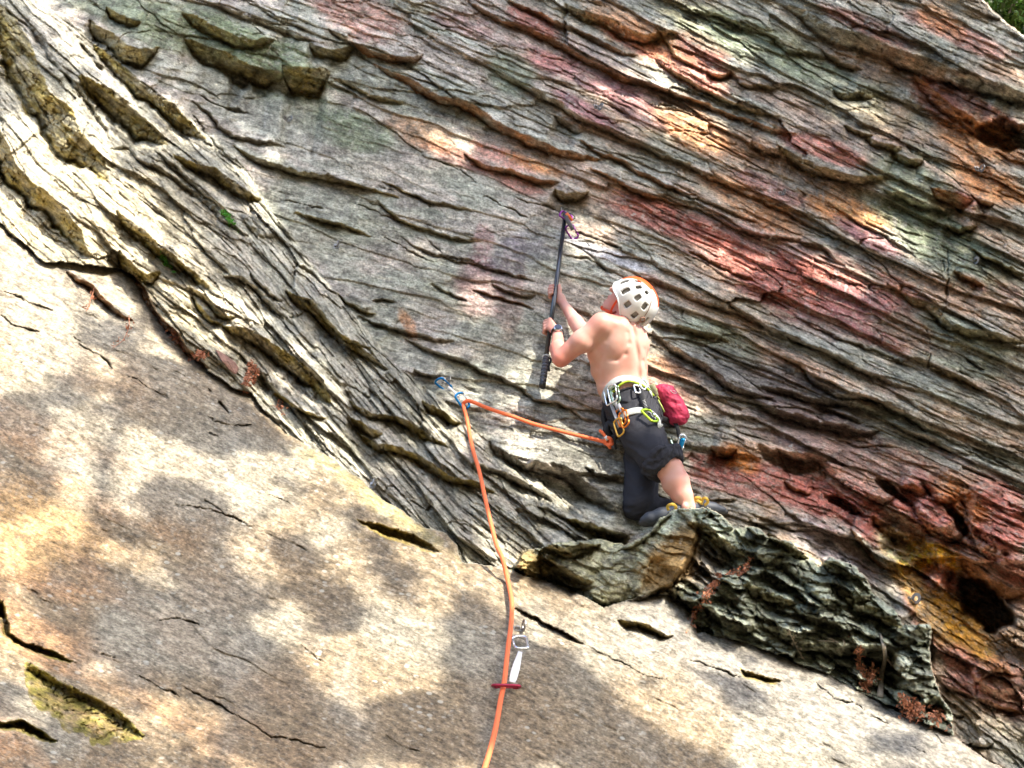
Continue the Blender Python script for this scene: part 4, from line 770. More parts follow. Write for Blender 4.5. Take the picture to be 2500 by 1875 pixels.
# legs inside the trousers and the bare calf
B.cone(pl(1530, 995, 6.88), pl(1600, 1115, 6.62), .085, .062, .03)
B.cone(pl(1632, 1140, 6.59), pl(1604, 1112, 6.62), .062, .058, .02)
B.cone(pl(1636, 1146, 6.585), pl(1650, 1178, 6.555), .060, .062, .02)
B.cone(pl(1650, 1178, 6.555), pl(1665, 1208, 6.53), .062, .048, .02)
B.cone(pl(1665, 1208, 6.53), pl(1682, 1240, 6.51), .046, .034, .02)
B.ell(pl(1619, 1150, 6.56), (.030, .034, .03), k=.02)                          # knee cap
B.ell(pl(1672, 1238, 6.47), (.016, .018, .015), k=.015)                        # ankle bone
B.cone(pl(1682, 1244, 6.52), pl(1600, 1266, 6.52), .024, .012, .02)
B.cone(pl(1568, 1005, 6.96), pl(1564, 1220, 6.71), .06, .045, .02); B.cone(pl(1564, 1232, 6.71), pl(1735, 1242, 6.64), .035, .016, .02)
# hands
def finger(pts, r0=.0088, r1=.0072):
    n = len(pts)-1
    for i in range(n):
        ra = r0+(r1-r0)*i/n; rb = r0+(r1-r0)*(i+1)/n; B.cone(pts[i], pts[i+1], ra, rb, .004)
o = pole_at(799)
for i, (s_, ln) in enumerate(((.029, 1.0), (.010, 1.08), (-.009, 1.02), (-.027, .86))):
    m = hf(o, s_, -.008, .024)
    B.cone(m, LW+pa*(s_*.55)+pc*.004, .0115, .014, .012)
    B.ell(m, (.0108, .0108, .0108), k=.005)
    finger([m, hf(o, s_-.003, -.031*ln, .012), hf(o, s_-.005, -.031, -.012), hf(o, s_-.006, -.010, -.024)])
B.cone(LW, hf(o, .004, .024, -.006), .017, .014, .01); finger([hf(o, .006, .024, -.008), hf(o, .022, .012, -.022), hf(o, .034, -.006, -.022)], .0105, .0085)
o = pole_at(714)
for i, (s_, ln) in enumerate(((.030, .98), (.011, 1.08), (-.008, 1.03), (-.026, .88))):
    m = hf(o, s_-.004, .012, -.020)
    B.cone(m, RW+pa*(s_*.5), .0120, .015, .012)
    finger([m, hf(o, s_+.002, -.026*ln, -.018), hf(o, s_+.003, -.030*ln, .008), hf(o, s_+.001, -.014, .021)])
B.ell((RW+hf(o, .006, .024, -.004))/2, (.018, .022, .018), k=.012)
finger([hf(o, -.012, .026, -.002), hf(o, .020, .023, .006), hf(o, .046, .017, .010)], .0125, .0090)
# spine, flanks and back muscles
sl, (x, y, z) = B.win(pl(1430, 1000, 6.9)*[1, 1, 0]+[0, 0, -7.1], pl(1600, 770, 6.9)*[1, 1, 0]+[0, 0, -6.7])
sy = np.array([937.5-a for a in (785, 820, 860, 900, 940, 990)])/FPX*6.85; sx = (np.array([1541, 1549, 1556, 1560, 1563, 1566])-1250)/FPX*6.85
cx_ = np.interp(y.ravel(), sy[::-1], sx[::-1]).reshape(y.shape); dx = x-cx_
B.a[sl] += ((.0075+.003*np.sin(y/.02))*np.exp(-(dx/.012)**2)-.0022*np.exp(-((np.abs(dx)-.034)/.020)**2)).astype(np.float32)*(z > -6.98)
B.a[sl] += (.0022*np.sin(y/.021+x*9)*np.exp(-((x-.40)/.03)**2)*np.exp(-((y-.11)/.07)**2)).astype(np.float32)
def groove(pts, dep, wd):
    for (x0, y0), (x1, y1) in zip(pts, pts[1:]):
        a0 = np.array([(x0-1250)/FPX*6.85, (937.5-y0)/FPX*6.85]); a1 = np.array([(x1-1250)/FPX*6.85, (937.5-y1)/FPX*6.85]); dd = a1-a0
        t_ = np.clip(((x-a0[0])*dd[0]+(y-a0[1])*dd[1])/(dd@dd), 0, 1); q = np.hypot(x-a0[0]-t_*dd[0], y-a0[1]-t_*dd[1])
        B.a[sl] += (dep*np.exp(-(q/wd)**2)*(z > -6.98)).astype(np.float32)
groove([(1532, 812), (1535, 838), (1526, 864), (1506, 878), (1486, 876)], .0042, .012)     # border of the shoulder blade
groove([(1575, 852), (1572, 880), (1578, 900)], .004, .010)
groove([(1470, 868), (1462, 900), (1468, 935)], .003, .012); groove([(1500, 800), (1480, 830)], .003, .014); groove([(1545, 945), (1575, 950)], .003, .010)
groove([(1478, 950), (1500, 962)], -.004, .016)
bme, bl = B.mesh('body')
def skin_mat():
    m, n, b = nodes_mat('skin'); L = n.links.new
    at = n.nodes.new('ShaderNodeAttribute'); at.attribute_name = 'flush'
    tc = n.nodes.new('ShaderNodeTexCoord'); n1 = n.nodes.new('ShaderNodeTexNoise'); n1.inputs['Scale'].default_value = 14; n1.inputs['Detail'].default_value = 5; L(tc.outputs['Object'], n1.inputs['Vector'])
    n2 = n.nodes.new('ShaderNodeTexNoise'); n2.inputs['Scale'].default_value = 420; L(tc.outputs['Object'], n2.inputs['Vector'])
    mr = n.nodes.new('ShaderNodeMapRange'); mr.inputs[1].default_value = .35; mr.inputs[2].default_value = .75; mr.inputs[3].default_value = 0; mr.inputs[4].default_value = .55; L(n1.outputs['Fac'], mr.inputs[0])
    ad = n.nodes.new('ShaderNodeMath'); ad.operation = 'ADD'; ad.use_clamp = True; L(mr.outputs[0], ad.inputs[0]); L(at.outputs['Fac'], ad.inputs[1])
    mx = n.nodes.new('ShaderNodeMix'); mx.data_type = 'RGBA'; L(ad.outputs[0], mx.inputs[0]); mx.inputs[6].default_value = (.56, .335, .265, 1); mx.inputs[7].default_value = (.55, .20, .15, 1)
    L(mx.outputs[2], b.inputs['Base Color']); b.inputs['Roughness'].default_value = .48; b.inputs['Specular IOR Level'].default_value = .4
    b.inputs['Subsurface Weight'].default_value = .25; b.inputs['Subsurface Radius'].default_value = (.010, .004, .002); b.inputs['Subsurface Scale'].default_value = 1
    bp = n.nodes.new('ShaderNodeBump'); bp.inputs['Strength'].default_value = .25; bp.inputs['Distance'].default_value = .001; L(n2.outputs['Fac'], bp.inputs['Height']); L(bp.outputs[0], b.inputs['Normal'])
    return m
fx = 1250+bl[:, 0]/(-bl[:, 2])*FPX; fy = 937.5-bl[:, 1]/(-bl[:, 2])*FPX
flush = np.clip(.75*np.exp(-((fx-1365)/50)**2-((fy-880)/40)**2) + .45*np.exp(-((fx-1350)/30)**2-((fy-800)/120)**2) + .7*np.exp(-((fx-1498)/30)**2-((fy-750)/40)**2)+.25*np.exp(-((fx-1470)/60)**2-((fy-780)/30)**2) + .2*(fy > 1120), 0, 1)
at = bme.attributes.new('flush', 'FLOAT', 'POINT'); at.data.foreach_set('value', flush.astype(np.float32))
PC = P(1540, 1262, 6.6)
person = empty('person', PC, 'shirtless climber in white helmet and rolled black trousers clipping with a long pole', 'person')
link('body', bme, skin_mat(), person)
# ---- trousers
TR_ = Field([.30, -.72, -7.20], [1.05, .06, -6.38], .0050)
for cx, cy, d, hw, hh, dz in ((1532, 962, 6.92, 60, 26, .112), (1537, 990, 6.91, 65, 40, .128), (1548, 1015, 6.89, 58, 34, .12)):
    TR_.ell(pl(cx, cy, d), (px(hw, d), px(hh, d), dz), k=.03)
TR_.cone(pl(1536, 1000, 6.88), pl(1572, 1070, 6.74), .112, .100, .03)
TR_.cone(pl(1572, 1070, 6.74), pl(1602, 1118, 6.62), .099, .086, .03)
TR_.cone(pl(1602, 1118, 6.62), pl(1622, 1136, 6.60), .080, .070, .02)
TR_.cone(pl(1570, 1010, 6.94), pl(1568, 1120, 6.81), .098, .086, .03)
TR_.cone(pl(1568, 1120, 6.81), pl(1562, 1228, 6.68), .086, .080, .02)
TR_.ell(pl(1560, 1236, 6.67), (.074, .056, .065), k=.02); TR_.ell(pl(1542, 1250, 6.67), (.036, .03, .05), k=.015)
TR_.cone(pl(1575, 1240, 6.69), pl(1700, 1243, 6.66), .052, .040, .03)
gxl = TR_.ax[0].reshape(-1, 1, 1); gyl = TR_.ax[1].reshape(1, -1, 1); gzl = TR_.ax[2].reshape(1, 1, -1)
u2 = (gxl*.86+gyl*.5)+0*gzl; v2 = (-gxl*.5+gyl*.86)+gzl*.6
wr = fbm(u2/.05+gzl*0, v2/.018, 3, 300)
XX = 1250+gxl/6.8*FPX; YY = 937.5-gyl/6.8*FPX
gather = np.exp(-((YY-985)/24)**2)*(XX > 1500)
TR_.a += (.0065*wr+.0045*np.sin(v2/.0046+fbm(u2/.05, v2/.05, 2, 301)*2.5)*gather*.75 + .010*fbm(u2/.04, v2/.022, 3, 302)*np.exp(-((XX-1600)/60)**2-((YY-1120)/26)**2)).astype(np.float32)
tme, tl = TR_.mesh('trousers')
def cloth(name, col, rough=.8, scale=900, bump=.3):
    return simple_mat(name, col, rough, bump=bump, scale=scale, var=.15, spec=.3)
BLACKCLOTH = cloth('black_trouser_cloth', (.022, .022, .028)); 
trousers = link('trousers', tme, BLACKCLOTH, person)
# what the gear lies on
def tri_bvh(mes):
    vs = []; fs = []; o_ = 0
    for me in mes:
        n = len(me.vertices); co = np.empty(n*3, np.float32); me.vertices.foreach_get('co', co); vs.append(co.reshape(-1, 3))
        q = np.empty(len(me.polygons)*4, np.int32); me.polygons.foreach_get('vertices', q); fs.append(q.reshape(-1, 4)+o_); o_ += n
    return BVHTree.FromPolygons(np.concatenate(vs).tolist(), np.concatenate(fs).tolist())
BV = tri_bvh([bme, tme])
def on(x, y, off=.004, dflt=6.85):
    dr = Vector(P(x, y, 1.0)-CAM); hit = BV.ray_cast(Vector(CAM), dr.normalized())
    d = dflt
    if hit[0] is not None: d = float((np.array(hit[0])-CAM)@F_)
    return P(x, y, d-off)
def band_mesh(name, pts, width, th=.003, side=None, seg=None):
    """flat webbing along pts (world); width lies across the path, facing the camera"""
    pts = [np.array(p) for p in pts]; bm = bmesh.new(); rings = []
    for i, p in enumerate(pts):
        t = pts[min(i+1, len(pts)-1)]-pts[max(i-1, 0)]; t /= np.linalg.norm(t)+1e-9
        f = (side[i] if side is not None else (CAM-p)); f = f-t*(f@t); f /= np.linalg.norm(f)+1e-9; b = np.cross(t, f)
        w_ = (width[i] if hasattr(width, '__len__') else width)/2
        rings.append([bm.verts.new(Vector(p+b*a*w_+f*c*th/2)) for a, c in ((-1, -1), (-1, .6), (-.9, 1), (.9, 1), (1, .6), (1, -1))])
    for a, b in zip(rings, rings[1:]):
        for k in range(6): bm.faces.new((a[k], a[(k+1) % 6], b[(k+1) % 6], b[k]))
    bm.faces.new(rings[0][::-1]); bm.faces.new(rings[-1]); bmesh.ops.recalc_face_normals(bm, faces=bm.faces)
    for f in bm.faces: f.smooth = True
    me = bpy.data.meshes.new(name); bm.to_mesh(me); bm.free(); return me
def tub(name, pts, r, mat, parent=None, n=6, seg=10, closed=False):
    c = catmull(pts, n, closed); 
    if closed: c.append(c[0])
    return link(name, tube_mesh(name, [(c, r if hasattr(r, '__len__') else r)], seg), mat, parent)
def join_tubes(name, lst, mat, parent=None, seg=8, n=5):
    return link(name, tube_mesh(name, [(catmull(p, n) if len(p) > 2 else p, r) for p, r in lst], seg), mat, parent)
# rolled trouser cuff: a thick ring of folded cloth round the knee
CF = Field([.60, -.50, -6.85], [.90, -.26, -6.38], .0036)
ca = pl(1618, 1128, 6.60); ad_ = pl(1634, 1146, 6.57)-pl(1596, 1100, 6.64); ad_ /= np.linalg.norm(ad_)
e1 = np.array([.75, .55, 0.]); e1 -= ad_*(e1@ad_); e1 /= np.linalg.norm(e1); e2 = np.cross(ad_, e1)
for ring, (off, R1, rt) in enumerate(((-.012, .078, .019), (.014, .074, .016), (.034, .069, .011))):
    ps = [ca+ad_*(off+.006*math.sin(3*a+ring))+(e1*math.cos(a)*(R1+.010)+e2*math.sin(a)*R1)*(1+.04*math.sin(5*a+ring*2)) for a in np.linspace(0, 2*math.pi, 19)]
    for p0, p1 in zip(ps, ps[1:]): CF.cone(p0, p1, rt, rt, .012)
g0 = CF.ax[0].reshape(-1, 1, 1); g1 = CF.ax[1].reshape(1, -1, 1); g2 = CF.ax[2].reshape(1, 1, -1)
CF.a += (.012*fbm((g0+g1)/.04+g2*0, (g1-g0+g2)/.022, 3, 303)).astype(np.float32)
cme, _ = CF.mesh('cuff'); link('cuff', cme, BLACKCLOTH, trousers).matrix_parent_inverse = Matrix.Identity(4)
trousers_children_fix = True
# ---------------------------------------------------------------- helmet, shoes, watch, harness
def child(o, parent, root):
    """sub-part: parent's own parent carries the location, so cancel it"""
    o.parent = parent; o.matrix_parent_inverse = Matrix.Identity(4); return o
WHITE = simple_mat('white_helmet_shell', (.62, .62, .60), .33, bump=.15, scale=40, var=.05); ORANGE = simple_mat('orange_helmet_plastic', (.80, .10, .02), .3, var=.05)
GREYF = simple_mat('grey_foam', (.30, .28, .26), .8, bump=.3); REDWEB = cloth('red_webbing', (.62, .07, .02), .6); HAIR = simple_mat('brown_hair', (.07, .045, .03), .7, bump=1, scale=260, var=.5)
def hel_pt(az, el, sc=1.0):
    # az from the front round the left side; el from the rim up to the crown
    f, l, u = math.cos(az)*math.cos(el), math.sin(az)*math.cos(el), math.sin(el)
    e = 2.25; n_ = (abs(f)**e+abs(l)**e+abs(u)**e)**(1/e)
    return hp(.128*f/n_*sc*(1.03 if f > 0 else 1.0)-.004, .106*l/n_*sc, .135*u/n_*sc+.012)
def rim(az):    # rim lower at the back and in front of the ears it sweeps up
    c = math.cos(az); return -.36*(.5-.5*c)**1.1 - .10*math.exp(-((abs(az)-1.9)/.35)**2)+.10*math.exp(-((abs(az)-1.15)/.35)**2) - .03
VENTS = [(.55,.42,.10,.20),(.58,.92,.13,.14),(1.05,.36,.11,.19),(1.08,.88,.14,.15),(1.55,.18,.12,.15),(1.56,.64,.13,.15),(1.62,1.08,.19,.10),(2.05,.14,.11,.15),(2.08,.62,.14,.15),
         (2.62,.20,.09,.22),(2.80,-.18,.06,.16),(.15,.62,.10,.16)]
def helmet_shell(mask, name, sc, na=250, ne=120):
    bm = bmesh.new(); vs = {}
    az = [2*math.pi*i/na for i in range(na)]; grid = []
    for i, a in enumerate(az):
        aa = a if a <= math.pi else a-2*math.pi; r0 = rim(aa)
        grid.append([(aa, r0+(math.pi/2-.012-r0)*j/ne) for j in range(ne+1)])
    V = [[bm.verts.new(Vector(l2w(hel_pt(*g, sc)))) for g in col] for col in grid]
    for i in range(na):
        for j in range(ne):
            a_, e_ = grid[i][j]; e_ = (e_+grid[i][j+1][1])/2
            if mask(a_, e_): 
                k = (i+1) % na; bm.faces.new((V[i][j], V[k][j], V[k][j+1], V[i][j+1]))
    bmesh.ops.delete(bm, geom=[v for v in bm.verts if not v.link_faces], context='VERTS')
    for f in bm.faces: f.smooth = True
    bmesh.ops.recalc_face_normals(bm, faces=bm.faces)
    me = bpy.data.meshes.new(name); bm.to_mesh(me); bm.free(); return me
def in_vent(a, e):
    for (va, ve, ra, re) in VENTS:
        da = (abs(a)-va)*math.cos(e)/max(math.cos(ve), .2)
        if (abs(da/(ra*1.0))**5+abs((e-ve)/re)**5) < .55: return True
    return False
def is_orange(a, e): return e > 1.12 - .25*math.cos(a) and abs(math.sin(a))*math.cos(e) < .16+.12*(1 if math.cos(a) < 0 else 0) and False
def evald(me, mods):
    o = bpy.data.objects.new('tmp', me); COL.objects.link(o); mods(o)
    dg = bpy.context.evaluated_depsgraph_get(); m = bpy.data.meshes.new_from_object(o.evaluated_get(dg)); bpy.data.objects.remove(o); return m
def sol(th, bev=0):
    def f(o):
        m = o.modifiers.new('s', 'SOLIDIFY'); m.thickness = th; m.offset = -1
        s_ = o.modifiers.new('sm', 'SMOOTH'); s_.factor = .5; s_.iterations = 2
    return f
# orange crown panel lies on the far side of the ridge: right half of the helmet
def panel(a, e): return math.sin(a)*math.cos(e) < .14+.14*math.cos(a) and e > .30+.5*max(0, -math.cos(a)) and e < 1.6
shell = evald(helmet_shell(lambda a, e: not in_vent(a, e) and not (panel(a, e)), 'shell', 1.0), sol(.011))
helmet = link('helmet', shell, WHITE, person); helmet.name = 'helmet'
pan = evald(helmet_shell(lambda a, e: panel(a, e) and not (in_vent(a, e) and a < -.2), 'crown_panel', .995), sol(.010)); child(link('crown_panel', pan, ORANGE), helmet, person)
lin = evald(helmet_shell(lambda a, e: e > .02, 'liner', .865, 80, 40), sol(.004)); child(link('liner', lin, GREYF), helmet, person)
# brim lip
lip = [l2w(hel_pt(a, rim(a)+.01, 1.005)) for a in np.linspace(-math.pi, math.pi, 60)[:-1]]
child(tub('rim', lip, .0042, WHITE, None, 2, 8, True), helmet, person)
# chin strap
strap = [l2w(q) for q in (hp(-.045, .088, -.02), hp(.0, .086, -.055), hp(.035, .072, -.085), hp(.060, .045, -.112), hp(.066, 0, -.122))]
child(link('chin_strap', band_mesh('chin_strap', catmull(strap, 6), .014, .003), REDWEB), helmet, person)
st2 = [l2w(q) for q in (hp(.045, .096, .0), hp(.035, .088, -.035), hp(.02, .084, -.068))]
child(link('front_strap', band_mesh('front_strap', catmull(st2, 6), .010, .0025), REDWEB), helmet, person)
st3 = [l2w(q) for q in (hp(.01, .090, -.050), hp(-.04, .090, -.060), hp(-.085, .070, -.060), hp(-.112, .0, -.06))]
child(link('rear_strap', band_mesh('rear_strap', catmull(st3, 6), .022, .004), cloth('dark_red_strap', (.22, .03, .015), .7)), helmet, person)
child(join_tubes('strap_buckle', [([l2w(hp(.062, .040, -.112)), l2w(hp(.070, .008, -.124))], .009)], REDWEB), helmet, person)
# headlamp clip and cord at the back
clip_m = simple_mat('brown_rubber', (.22, .12, .08), .6)
def hs(a, e, off=.003): return l2w(hel_pt(a, e, 1.0+off/.12))
child(join_tubes('lamp_clip', [([hs(2.25, .95), hs(2.32, .62), hs(2.38, .30)], .0016), (catmull([hs(2.38, .32, .006), hs(2.28, .22, .008), hs(2.38, .12, .008), hs(2.48, .22, .008), hs(2.38, .32, .006)], 4), .004), ([hs(2.38, .14, .006), hs(2.34, -.06, .005)], .0055)], clip_m), helmet, person)
# hair showing in front of and behind the ear
HF = Field(HC-.16, HC+.16, .004)
HF.ell(hp(-.012, 0, .028), (.097, .0795, .103), [hfv, hl, hu], k=.001)
xh, yh, zh = [a.reshape([-1 if j == i else 1 for j in range(3)]) for i, a in enumerate(HF.ax)]
uu = (xh-HC[0])*hu[0]+(yh-HC[1])*hu[1]+(zh-HC[2])*hu[2]; ff = (xh-HC[0])*hfv[0]+(yh-HC[1])*hfv[1]+(zh-HC[2])*hfv[2]
HF.a = np.maximum(HF.a, (-(uu-.012+np.clip(-ff, 0, 1)*.9)).astype(np.float32)); HF.a = np.maximum(HF.a, (ff-.055).astype(np.float32))
hme, _ = HF.mesh('hair'); link('hair', hme, HAIR, person)
# eyes, looking up the pole
EYE = simple_mat('eye_white', (.7, .68, .64), .2, var=.02); IR = simple_mat('iris', (.05, .06, .07), .2, var=.02)
for sgn in (1, -1):
    e_ = Field(hp(.072, .031*sgn, -.002)-.02, hp(.072, .031*sgn, -.002)+.02, .0025); e_.ell(hp(.076, .031*sgn, -.003), (.012, .012, .012), k=.001)
    em, _ = e_.mesh('eye'); eo = link('eye', em, EYE, person)
# ---- shoes
SHOE = simple_mat('dark_blue_grey_leather', (.022, .027, .038), .6, bump=.3, scale=60); RUB = simple_mat('black_rubber', (.014, .014, .015), .5, var=.2, scale=30); YEL = cloth('yellow_tape', (.55, .36, .06), .7)
def shoe(chain, sole, tabs, lab):
    lo = np.min([c[0] for c in chain], 0)-.08; hi = np.max([c[0] for c in chain], 0)+.08
    f = Field(lo, hi, .0035)
    for (a, ra), (b, rb) in zip(chain, chain[1:]): f.cone(a, b, ra, rb, .015)
    m, _ = f.mesh('shoe'); s = link('shoe', m, SHOE, person); 
    if lab: s['label'] = lab
    g = Field(lo, hi, .0035)
    for (a, ra), (b, rb) in zip(sole, sole[1:]): g.cone(a, b, ra, rb, .012)
    m, _ = g.mesh('sole'); child(link('sole', m, RUB), s, person)
    for t in tabs: child(link('pull_tab', band_mesh('pull_tab', catmull([P(*q) for q in t], 6), .013, .003), YEL), s, person)
SD = 6.52
shoe([(pl(1692, 1243, SD), .032), (pl(1655, 1250, SD), .040), (pl(1615, 1259, SD), .036), (pl(1585, 1266, SD), .028), (pl(1572, 1270, SD), .019)],
     [(pl(1690, 1252, SD), .026), (pl(1640, 1266, SD), .027), (pl(1600, 1272, SD), .026), (pl(1576, 1275, SD), .020), (pl(1566, 1276, SD), .014)],
     [[(1632, 1246, 6.47), (1630, 1236, 6.46), (1641, 1231, 6.45), (1650, 1237, 6.46), (1648, 1246, 6.47)]], 'climbing shoe pointing left behind the rock horn')
shoe([(pl(1700, 1238, 6.62), .026), (pl(1722, 1239, 6.60), .032), (pl(1742, 1241, 6.60), .026), (pl(1765, 1245, 6.60), .016)],
     [(pl(1705, 1248, 6.60), .02), (pl(1740, 1250, 6.60), .02), (pl(1772, 1250, 6.60), .012)],
     [[(1702, 1234, 6.55), (1694, 1224, 6.54), (1698, 1216, 6.53), (1708, 1216, 6.53), (1712, 1230, 6.55)], [(1712, 1232, 6.55), (1716, 1218, 6.54), (1724, 1217, 6.53), (1728, 1226, 6.54), (1720, 1234, 6.55)], [(1690, 1226, 6.54), (1700, 1222, 6.53), (1712, 1228, 6.53)]], 'climbing shoe with yellow tabs right of the bare ankle')
# ---- wrist watch
SIL = simple_mat('silver_metal', (.62, .63, .65), .22, 1.0, var=.08, scale=60); STRAP = simple_mat('black_rubber_strap', (.02, .02, .022), .5); GLASS = simple_mat('dark_watch_glass', (.01, .015, .03), .08)
def ring_pts(c, n_, r, e, rx=1.0, k=24):
    n_ = n_/np.linalg.norm(n_); a = e-n_*(e@n_); a /= np.linalg.norm(a); b = np.cross(n_, a)
    return [c+a*math.cos(t)*r+b*math.sin(t)*r*rx for t in np.linspace(0, 2*math.pi, k+1)[:-1]]
wa = pl(1361, 818, 7.12)-pl(1362, 850, 6.98); wa /= np.linalg.norm(wa); wc = pl(1361, 812, 7.125)
rw = [l2w(q) for q in ring_pts(wc, wa, .0305, np.array([1., 0, 0]), 1.0, 28)]
rw.append(rw[0]); ctr = l2w(wc)
wb = link('wrist_watch', band_mesh('wrist_watch', rw, .019, .004, side=[q-ctr for q in rw]), STRAP, person)
wn = np.array([.05, .55, .84]); wn -= wa*(wn@wa)*.55; wn /= np.linalg.norm(wn); wf = wc+wn*.031
def disc(name, c, n_, r, h_, mat, k=28, bevel=.15):
    n_ = n_/np.linalg.norm(n_); bm = bmesh.new(); e = np.array([1., .2, 0]); rr = []
    for (q, s_) in ((0, 1), (h_*.7, 1), (h_, 1-bevel)): rr.append([bm.verts.new(Vector(l2w(p+n_*q))) for p in ring_pts(c, n_, r*s_, e, 1, k)])
    for a, b in zip(rr, rr[1:]):
        for i in range(k): bm.faces.new((a[i], a[(i+1) % k], b[(i+1) % k], b[i]))
    bm.faces.new(rr[0][::-1]); bm.faces.new(rr[-1]); bmesh.ops.recalc_face_normals(bm, faces=bm.faces)
    me = bpy.data.meshes.new(name); bm.to_mesh(me); bm.free(); return link(name, me, mat)
child(disc('watch_case', wf-wn*.004, wn, .0225, .011, SIL), wb, person); child(disc('watch_face', wf+wn*.0072, wn, .0175, .0012, GLASS), wb, person)
# ---- harness
GREYW = cloth('grey_padded_webbing', (.36, .38, .36), .75); BLKW = cloth('black_webbing', (.015, .015, .017), .6); LIME = simple_mat('lime_plastic', (.34, .46, .03), .35, var=.06)
har = empty('harness', P(1535, 985, 6.9)); har.parent = person; har.matrix_parent_inverse = Matrix.Translation(-person.location)
HL = Vector(P(1535, 985, 6.9))
def hpart(name, me, mat):
    o = bpy.data.objects.new(name, me); COL.objects.link(o); me.materials.append(mat) if mat else None
    o.parent = har; o.matrix_parent_inverse = Matrix.Translation(-HL); return o
def back(x, y, d): return P(x, y, d)
belt = [(1474, 976), (1479, 957), (1489, 942), (1505, 930), (1528, 925), (1550, 929), (1568, 938), (1583, 950), (1592, 962)]
bp_ = [on(x, y, .008) for x, y in belt] + [back(1590, 985, 7.02), back(1560, 985, 7.08), back(1520, 985, 7.08), back(1482, 988, 7.0)]
cb = catmull(bp_, 6, True); cb.append(cb[0]); cen = P(1533, 970, 6.93)
hpart('waist_belt', band_mesh('waist_belt', cb, .042, .010, side=[(q-cen) for q in cb]), GREYW)
ll = [(1508, 1036), (1516, 1020), (1530, 1009), (1550, 1003), (1573, 1003), (1592, 1011), (1606, 1026), (1612, 1042)]
lp_ = [on(x, y, .006, 6.8) for x, y in ll]+[back(1600, 1062, 6.90), back(1560, 1075, 6.92), back(1515, 1062, 6.88)]
cb = catmull(lp_, 6, True); cb.append(cb[0]); cen = P(1560, 1035, 6.83)
hpart('leg_loop', band_mesh('leg_loop', cb, .034, .007, side=[(q-cen) for q in cb]), GREYW)
lp2 = [P(1612, 1020, 6.88), P(1632, 1030, 6.92), P(1640, 1045, 6.98), P(1620, 1060, 7.03), P(1580, 1050, 7.04)]
hpart('leg_loop', band_mesh('leg_loop', catmull(lp2, 6), .03, .006), BLKW)
gl = [on(x, y, o_) for x, y, o_ in ((1490, 962, .014), (1503, 951, .024), (1514, 940, .032), (1527, 932.5, .034), (1541, 931, .034), (1557, 936, .034), (1573, 944, .030), (1588, 957, .020), (1596, 966, .015))]
hpart('gear_loop', tube_mesh('gear_loop', [(catmull(gl, 6), .0062)]), LIME)
gl2 = [on(x, y, o_) for x, y, o_ in ((1488, 955, .012), (1497, 946, .016), (1507, 938, .018), (1518, 933, .016))]
hpart('gear_loop_sleeve', tube_mesh('gear_loop_sleeve', [(catmull(gl2, 6), .008)]), BLKW)
hpart('belay_loop', tube_mesh('belay_loop', [(catmull([P(1478, 985, 6.93), P(1473, 1010, 6.90), P(1478, 1040, 6.88), P(1490, 1062, 6.86)], 6), [.010+.006*i/18 for i in range(19)])]), BLKW)
hpart('tie_in_loop', tube_mesh('tie_in_loop', [(catmull([P(1486, 1034, 6.84), P(1480, 1052, 6.82), P(1492, 1070, 6.82), P(1506, 1060, 6.80), P(1500, 1040, 6.80), P(1486, 1034, 6.84)], 5), .017)]), BLKW)
hpart('strap_tail', band_mesh('strap_tail', catmull([P(1500, 1068, 6.78), P(1502, 1084, 6.79), P(1504, 1097, 6.80)], 5), .012, .004), BLKW)
tj = [on(1494, 1072, .004), on(1520, 1100, .006), on(1544, 1128, .006)]
# ---------------------------------------------------------------- carabiners and quickdraws
def pbas(d, wdir):
    d = np.array(d, float); d /= np.linalg.norm(d); w_ = np.array(wdir, float); w_ -= d*(w_@d); w_ /= np.linalg.norm(w_); return d, w_
def carabiner(name, c, d, wd_, L, W, r, mat, gate, parent=None, screw=None):
    """D shaped snaplink: c centre (world), d long axis, wd_ toward the gate side"""
    d, w_ = pbas(d, wd_)
    prof = [(-.50, -.12), (-.46, -.42), (-.30, -.50), (.30, -.50), (.46, -.40), (.50, -.05), (.44, .32), (.34, .50)]
    pr2 = [(-.50, -.12), (-.50, .12), (-.42, .34), (-.26, .42)]
    q = lambda a: c+d*a[0]*L+w_*a[1]*W
    root = parent
    bodym = tube_mesh(name, [(catmull([q(p) for p in pr2[::-1]+prof[1:]], 5), r)], 10)
    o = link(name, bodym, mat); 
    gm = tube_mesh('gate', [([q((-.26, .42)), q((.34, .50))], r*.62), ([q((.28, .49)), q((.38, .515))], r*.85)], 8)
    g = link('gate', gm, gate); parts = [o, g]
    if screw: parts.append(link('screw_sleeve', tube_mesh('screw_sleeve', [([q((-.1, .44)), q((.12, .47))], r*1.35)], 10), screw))
    return parts
def place(root, o, sub=None):
    if sub is None: o.parent = root; o.matrix_parent_inverse = Matrix.Translation(-root.location)
    else: o.parent = sub; o.matrix_parent_inverse = Matrix.Identity(4)
def put_biner(root, name, *a, **k):
    ps = carabiner(name, *a, **k); place(root, ps[0])
    for p_ in ps[1:]: place(root, p_, ps[0])
    return ps[0]
def alu(n, c, r=.28): return simple_mat(n, c, r, .75, var=.06, scale=80)
A_SIL = alu('silver_aluminium', (.70, .72, .74), .2); A_GOLD = alu('gold_aluminium', (.72, .40, .07)); A_ORG = alu('orange_aluminium', (.72, .20, .03)); A_RED = alu('dark_red_aluminium', (.32, .03, .06)); A_BLUE = alu('blue_aluminium', (.01, .20, .50)); A_LIME = alu('lime_aluminium', (.40, .58, .04)); A_PUR = alu('purple_aluminium', (.20, .03, .22)); A_GRN = alu('green_grey_aluminium', (.35, .48, .36))
